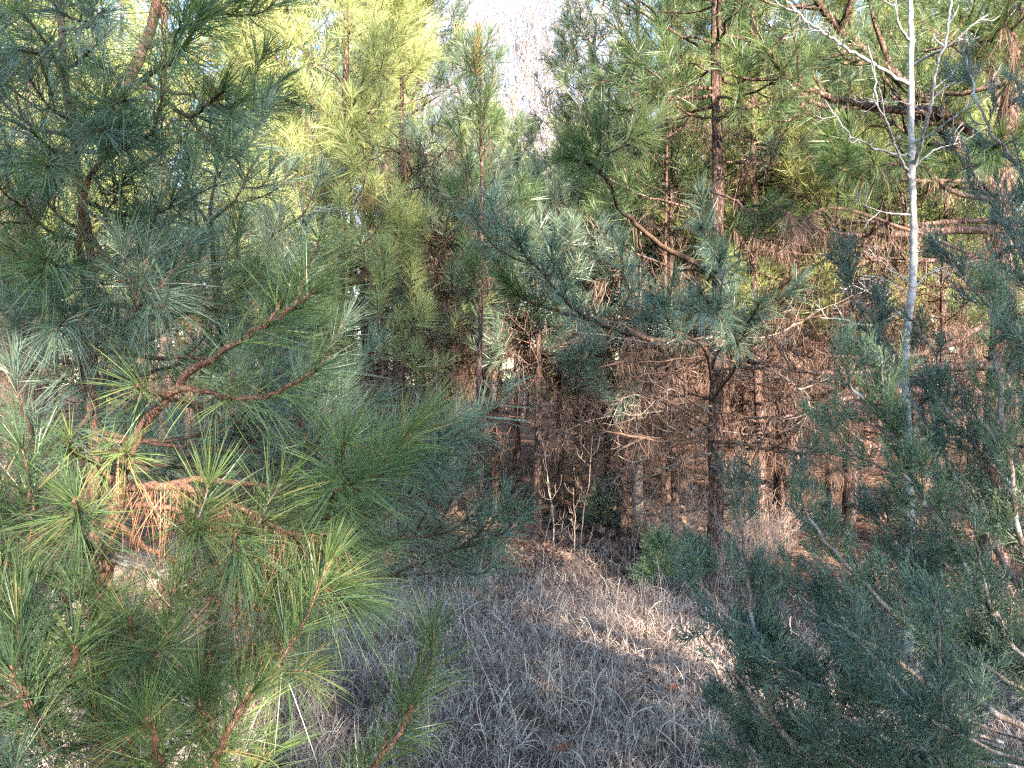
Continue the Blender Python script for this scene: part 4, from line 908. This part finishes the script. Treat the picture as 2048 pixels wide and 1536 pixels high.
# small junipers on the ground
def small_cedar(px, Y, H, label, tint, n=26, name='juniper'):
    e = thing_at(name, px, Y, label, 'juniper')
    bx, by, bz = gp(px, Y); base = np.array([bx, by, bz + 0.02])
    st = smooth([base, base + [0.02, 0, H * 0.5], base + [0, 0.02, H]], 12)
    b = Buf(); b.tubes(st[None], np.linspace(0.012, 0.003, 12)[None], 7, 0.5); b.obj('trunk', M['bark_cedar'], e, True)
    g, wd = Buf(), Buf()
    for k in range(n):
        u = 0.06 + 0.9 * (k + rng.random()) / n; p0 = st[min(int(u * 11), 11)]
        az = rng.random() * 6.28; L = H * 0.62 * (1 - u * 0.75) * (0.6 + 0.6 * rng.random()); el = R(15 + 40 * u + rng.normal(0, 10))
        d = np.array([math.cos(az) * math.cos(el), math.sin(az) * math.cos(el), math.sin(el)])
        br = smooth([p0, p0 + d * L * 0.5, p0 + d * L + [0, 0, 0.12 * L]], 8)
        wd.tubes(br[None], np.linspace(0.004, 0.0015, 8)[None], 4, 0.5)
        for j in range(9):
            ax = sub_twig(br, 0.15 + 0.8 * j / 9, R(35), 0.16 * (1.1 - 0.5 * j / 9), 5, up=0.5)
            cedar_spray(g, ax, tint[0] + (tint[1] - tint[0]) * rng.random(), 0.0038, 0.45, 1.3)
    wd.obj('branches', M['bark_cedar'], e, True); g.obj('crown', M['cedar'], e)
    settle(e); return e
small_cedar(1320, 5.75, 0.36, "small bright green juniper on the pine litter in front of the tall pine's trunk", (0.6, 1.0), 14)
small_cedar(1208, 8.3, 0.5, "small dark juniper in the shade beyond the brown leaf patch", (0.0, 0.3))
small_cedar(1392, 5.9, 0.24, "low green juniper touching the foot of the tall pine", (0.3, 0.7), 12)

rng = np.random.default_rng(115)
# ------------------------------------------------------------------ thin saplings, shrubs
def sapling(px, Y, top_py, lean, r, label, name='sapling', nb=14, bl=0.3, bark='bark_grey', grp=None, cat='sapling'):
    e = thing_at(name, px, Y, label, cat, grp)
    x, y, z = gp(px, Y); top = P(px + lean, top_py, Y)
    pt = smooth([[x, y, z], [x + 0.01, y, z + (top[2] - z) * 0.35], [(x + top[0]) / 2 + 0.015, y, z + (top[2] - z) * 0.65], top], 16, 0.004)
    b = Buf(); b.tubes(pt[None], np.linspace(r, r * 0.3, 16)[None], 7, 0.5, rough=0.05)
    tw = []
    for k in range(nb):
        t = sub_twig(pt, 0.15 + 0.8 * rng.random(), R(55), bl * (0.5 + rng.random()), 7, up=0.5); tw.append(t)
        for _ in range(2): tw.append(smooth(sub_twig(t, 0.3 + 0.6 * rng.random(), R(50), bl * 0.35, 7, up=0.5), 7))
    o = b.obj('trunk', M[bark], e, True)
    b2 = Buf(); b2.tubes(np.array(tw), np.linspace(max(r * 0.35, 0.0022), 0.001, 7)[None].repeat(len(tw), 0), 4, 0.5); b2.obj('crown', M[bark], e, True)
    settle(e)
sapling(1146, 5.85, 975, 0, 0.008, "knee-high lichened twig standing in the patch of sun on the litter", nb=16, bl=0.1, bark='deadwood')
sapling(1338, 8.6, 500, -5, 0.035, "straight grey-barked sapling just left of the tall dark-trunked pine", nb=20, bark='bark_old')
sapling(1326, 7.2, -100, 10, 0.022, "thin dark bare sapling crossing the green crowns left of the tall pine", nb=26, bl=0.4, bark='twig')
sapling(877, 8.5, 560, 4, 0.018, "slim grey sapling among the dead limbs left of the slender pine's trunk", nb=14, bark='deadwood')
sapling(1183, 9.3, 760, 0, 0.02, "thin dark sapling beside the small dark juniper", nb=12, bark='twig')
sapling(1250, 9.5, 700, 0, 0.016, "pale thin sapling leaning slightly left of the grey-barked sapling", nb=12, bark='deadwood')
sapling(1105, 6.2, 860, -25, 0.008, "thin forked twig at the left of the leaf patch", nb=10, bl=0.2, bark='deadwood')
sapling(1160, 6.0, 870, 25, 0.006, "pale curved stem between the leaf patch and the small twig", nb=6, bl=0.2, bark='deadwood')
sapling(1625, 8.2, 830, 2, 0.008, "thin grey stem on the red litter between the tall pine and the cedar", nb=12, bl=0.2)
sapling(985, 6.6, 960, 10, 0.007, "short dead forked twig at the edge of the blue-green limbs", nb=8, bl=0.14, bark='deadwood')

def dry_shrub(px, Y, wd, H, n, label, cat='shrub', mat='straw', r=0.0018, grp=None, name='dry_shrub', arch=0.5):
    e = thing_at(name, px, Y, label, cat, grp); x, y, z = gp(px, Y)
    bb = Buf(); K = 9
    base = np.array([x, y, z + 0.02]) + np.stack([rng.normal(0, wd * 0.35, n), rng.normal(0, wd * 0.35, n), np.zeros(n)], 1)
    az = rng.random(n) * 6.28; hh = H * (0.4 + 0.7 * rng.random(n)); rr = wd * (0.3 + 0.9 * rng.random(n))
    s = np.linspace(0, 1, K)[None]
    pts = np.stack([base[:, :1] + np.cos(az)[:, None] * rr[:, None] * s ** 1.7, base[:, 1:2] + np.sin(az)[:, None] * rr[:, None] * s ** 1.7, base[:, 2:] + hh[:, None] * (s * (1 + arch) - arch * s ** 2.5)], -1)
    pts[:, 1:] += np.cumsum(rng.normal(0, 0.012, (n, K - 1, 3)), 1)
    bb.tubes(pts, np.linspace(r, r * 0.4, K)[None].repeat(n, 0), 4, np.clip(0.25 + 0.6 * rng.random(n), 0, 1))
    tw = []
    for k in range(n * 3):
        i = rng.integers(0, n); tw.append(sub_twig(pts[i], 0.3 + 0.6 * rng.random(), R(50), H * 0.22, K, up=rng.normal(0.2, 0.5)))
    bb.tubes(np.array(tw), np.linspace(r * 0.6, r * 0.3, K)[None].repeat(len(tw), 0), 3, 0.4)
    o = bb.obj('stem_tangle', M[mat], e); settle(e)
dry_shrub(1385, 6.4, 0.55, 0.85, 110, "tangle of arching dry stems against the left foot of the tall pine")
dry_shrub(1290, 7.2, 0.4, 0.6, 70, "loose tan brushwood between the small dark juniper and the tall pine", mat='dead')
dry_shrub(1545, 6.8, 0.28, 0.45, 120, "pale dry weed clump catching sun right of the tall pine")
dry_shrub(1500, 5.4, 0.3, 0.6, 60, "low dry stems in front of the sunlit weed clump")
dry_shrub(1640, 9.0, 0.5, 0.45, 50, "brown brush at the far edge of the red litter, behind the thin grey stem", mat='dead')

rng = np.random.default_rng(116)
# ------------------------------------------------------------------ ground cover (uncountable)
def blades(n, xr, yr, Lr, w, K, tint, mask=None, curl=(0.5, 2.3), clump=None, lean0=0.35):
    b = Buf()
    if clump:
        nc = clump; cx = rng.uniform(*xr, nc); cyy = rng.uniform(*yr, nc); i = rng.integers(0, nc, n)
        ctint = rng.normal(0, 0.2, nc)[i]; x = cx[i] + rng.normal(0, 0.05, n); y = cyy[i] + rng.normal(0, 0.05, n)
    else:
        x = rng.uniform(*xr, n); y = rng.uniform(*yr, n); ctint = 0.15 * np.sin(3.1 * x + 1.7 * y) * np.sin(2.3 * y - 1.1 * x)
    if mask is not None:
        k = rng.random(n) < mask(x, y); x, y, ctint = x[k], y[k], ctint[k]
    n = len(x)
    az = rng.random(n) * 6.28; L = rng.uniform(*Lr, n); th0 = np.abs(rng.normal(0, lean0, n)); dth = rng.uniform(*curl, n)
    s = np.linspace(0, 1, K); th = th0[:, None] + dth[:, None] * s[None] ** 1.3
    st = L[:, None] / (K - 1)
    hx = np.cumsum(np.sin(th) * st, 1) - np.sin(th) * st; hz = np.cumsum(np.cos(th) * st, 1) - np.cos(th) * st
    px = x[:, None] + np.cos(az)[:, None] * hx; py = y[:, None] + np.sin(az)[:, None] * hx
    pz = gh(x, y)[:, None] + np.maximum(hz, 0.004 + 0.02 * rng.random((n, 1))) - 0.004
    pz[:, 0] = gh(x, y) - 0.01
    b.ribbons(np.stack([px, py, pz], -1), w * (0.6 + 0.8 * rng.random(n)), np.clip(tint[0] + (tint[1] - tint[0]) * rng.random(n) + ctint, 0, 1))
    return b

def gmask(x, y):      # the grass gives way to pine litter under the trees
    edge = 5.15 + 0.5 * np.sin(1.7 * x) - 0.8 * np.clip(x - 0.6, 0, 2) + 0.5 * np.clip(-x, 0, 2)
    return 1 / (1 + np.exp((y - edge - 0.3) * 1.7))
g1 = blades(120000, (-3.2, 3.6), (2.2, 7.5), (0.06, 0.17), 0.0026, 5, (0.1, 1.0), gmask, (0.3, 2.3), clump=3600, lean0=0.6)
g1.obj('dry_grass', M['straw'])["kind"] = 'stuff'
g2 = blades(90000, (-3.2, 3.6), (2.2, 7.5), (0.05, 0.14), 0.0026, 4, (0.05, 0.9), gmask, (0.1, 1.2), lean0=1.1)
g2.obj('grass_thatch', M['straw'])["kind"] = 'stuff'
g4 = blades(1800, (-3, 3.4), (2.3, 6.8), (0.12, 0.28), 0.0028, 7, (0.7, 1.0), gmask, (0.5, 2.2), clump=420, lean0=0.5)
g4.obj('long_pale_grass', M['straw'])["kind"] = 'stuff'
g5 = blades(1300, (-3, 3.4), (2.3, 6.6), (0.15, 0.42), 0.0020, 5, (0.0, 0.9), gmask, (0.0, 0.5), lean0=0.18)
g5.obj('upright_dry_stems', M['straw'])["kind"] = 'stuff'
g3 = blades(16000, (-2, 2.4), (2.3, 5.0), (0.02, 0.07), 0.0026, 4, (0, 1), lambda x, y: 0.8 * np.exp(-((x - 0.35) ** 2 / 0.5 + (y - 3.5) ** 2 / 0.35)) + 0.08, (0.3, 1.6))
g3.obj('moss', M['moss'])["kind"] = 'stuff'

def litter(n, xr, yr, L, w, mask=None, mat='dead', name='pine_litter', lift=0.05):
    x = rng.uniform(*xr, n); y = yr[0] + (yr[1] - yr[0]) * rng.random(n) ** 1.4
    if mask is not None:
        k = rng.random(n) < mask(x, y); x, y = x[k], y[k]
    n = len(x); az = rng.random(n) * 6.28; l = L * (0.6 + 0.6 * rng.random(n)); cv = rng.normal(0, 0.25, n)
    s = np.linspace(-0.5, 0.5, 4)[None]
    px = x[:, None] + np.cos(az)[:, None] * l[:, None] * s - np.sin(az)[:, None] * (cv * l)[:, None] * s ** 2
    py = y[:, None] + np.sin(az)[:, None] * l[:, None] * s + np.cos(az)[:, None] * (cv * l)[:, None] * s ** 2
    pz = gh(px, py) + 0.004 + lift * rng.random((n, 1)) ** 2 + rng.normal(0, 0.012, (n, 1)) * s * 4
    b = Buf(); b.ribbons(np.stack([px, py, pz], -1), w * (0.7 + 0.6 * rng.random(n)), rng.random(n))
    b.obj(name, M[mat])["kind"] = 'stuff'
litter(150000, (-5, 7), (3.6, 17), 0.17, 0.0042, lambda x, y: np.clip(1 - gmask(x, y) * 0.85, 0, 1))

def leaves(n, xr, yr, mask, mat, name, size=0.05):
    x = rng.uniform(*xr, n); y = rng.uniform(*yr, n); k = rng.random(n) < mask(x, y); x, y = x[k], y[k]; n = len(x)
    b = Buf(); az = rng.random(n) * 6.28; sz = size * (0.6 + 0.7 * rng.random(n))
    m = 11; a = np.linspace(0, 2 * math.pi, m, endpoint=False)
    prof = 0.5 + 0.16 * np.cos(5 * a) ; ox = prof * np.cos(a) * 1.3; oy = prof * np.sin(a) * 0.8
    X = sz[:, None] * ox[None]; Yv = sz[:, None] * oy[None]
    tilt = rng.normal(0, 0.45, (n, 2)); cup = rng.uniform(2, 9, n)
    Z = X * tilt[:, :1] + Yv * tilt[:, 1:] + cup[:, None] * (Yv ** 2 + 0.5 * X ** 2)
    wx = x[:, None] + np.cos(az)[:, None] * X - np.sin(az)[:, None] * Yv; wy = y[:, None] + np.sin(az)[:, None] * X + np.cos(az)[:, None] * Yv
    z0 = gh(x, y)[:, None] + 0.018 + 0.02 * rng.random((n, 1))
    v = np.concatenate([np.stack([wx, wy, z0 + Z], -1), np.stack([x, y, z0[:, 0]], -1)[:, None]], 1)
    fs = np.array([(i, (i + 1) % m, m) for i in range(m)]); f = fs[None] + (np.arange(n) * (m + 1))[:, None, None]
    b.add(v, f, np.repeat(rng.random(n), m + 1)); b.obj(name, M[mat])["kind"] = 'stuff'
leaves(9000, (-1.5, 4), (5.6, 12), lambda x, y: np.exp(-((x - 0.95) ** 2 / 0.9 + (y - 7.9) ** 2 / 2.2)) + 0.05, 'leaf', 'leaf_litter', 0.075)
leaves(500, (-2.5, 3), (2.6, 6.5), lambda x, y: 0.5 + 0 * x, 'leaf', 'fallen_leaf_scatter', 0.05)

# single oak leaves one can point at
def oak_leaf(px, py, label, sz=0.065):
    Y = CH * F / (py - 768) * 0.985; x = (px - 1024) / F * Y
    m = 40; a = np.linspace(0, 2 * math.pi, m, endpoint=False)
    prof = 0.42 + 0.16 * np.cos(7 * a); X = prof * np.cos(a) * 1.25; Z = prof * np.sin(a) * 0.85
    v = np.concatenate([np.stack([X, 0.12 * X ** 2 + 0.3 * np.abs(Z), Z], 1), [[0, 0, 0]]]) * sz
    fs = np.array([(i, (i + 1) % m, m) for i in range(m)])
    b = Buf(); b.add(v, fs, 0.6)
    st = np.array([[0.5, 0, -0.1], [0.62, 0.03, -0.2], [0.75, 0.05, -0.24]]) * sz
    b.tubes(st[None], np.array([[0.0015, 0.0012, 0.001]]), 4, 0.2)
    o = b.obj('oak_leaf', M['leaf_orange']); o.location = (x, Y, float(gh(x, Y)) + 0.09); o.rotation_euler = (0.5, 0.3 * (px % 3), 0.4)
    tag(o, label, 'leaf')
oak_leaf(1345, 1412, "curled orange oak leaf caught in the grass at right of the clearing")
oak_leaf(1125, 1520, "dark orange oak leaf at the very bottom of the clearing", 0.075)

# tall dry stalks: individual things
stk = [(1068, 1010, 1260, 4.6), (1008, 1190, 1420, 3.4), (1037, 1330, 1500, 3.1), (745, 1150, 1300, 4.2), (890, 1180, 1330, 3.9), (1120, 1240, 1450, 3.3), (1290, 1160, 1400, 3.5), (1350, 1215, 1500, 3.1), (1160, 1300, 1500, 3.15),
       (1420, 1090, 1250, 4.3), (940, 1150, 1290, 4.0), (1090, 1200, 1370, 3.6), (810, 1210, 1390, 3.5), (1215, 1150, 1290, 4.1), (770, 1180, 1390, 3.5), (1000, 960, 1130, 5.6), (1530, 1380, 1490, 3.1), (850, 1330, 1480, 3.1), (1270, 1340, 1500, 3.1), (1600, 1250, 1420, 3.4), (980, 1380, 1510, 3.05)]
for k, (px, t, bpy_, Y) in enumerate(stk):
    x = (px - 1024) / F * Y; Y = min(Y, CH * F / (bpy_ - 768)); H = CH - (t - 768) / F * Y; z0 = float(gh(x, Y)) - 0.02
    lean = rng.normal(0, 0.07) if k != 1 else -0.22; bt = np.array([x, Y, z0])
    tip = bt + [lean, rng.normal(0, 0.05), H - z0]
    p = smooth([bt, bt * 0.65 + tip * 0.35 + [0.004, 0, 0], bt * 0.3 + tip * 0.7 - [0.008, 0, 0], tip + [lean * 0.15, 0, 0]], 12, 0.003)
    e = empty('grass_stalk', tuple(bt)); b = Buf(); dark = k % 3 == 0 and k > 2
    b.tubes((p - bt)[None], np.linspace(0.0022, 0.001, 12)[None], 5, 0.3 if dark else 0.85)
    b.obj('stem', M['twig' if dark else 'straw'], e)
    g = Buf()
    needle_shoot(g, p[-4:] - bt, 0.1, 220, 0.022, 0.0012, 3, 1, tint=(0.5, 1), sweep=(40, 15), tip=0.5)
    g.obj('seed_head', M['straw'], e)
    side = "left" if px < 950 else ("centre" if px < 1200 else "right")
    kinds = "dark thin weed stem" if dark else "tall pale dry grass stalk"
    tag(e, f"{kinds} at the {side} of the clearing, {'beyond its middle' if Y > 3.8 else 'near the viewer'}", 'grass stalk', f"{kinds}s at the {side} of the clearing, {'far' if Y > 3.8 else 'near'}")
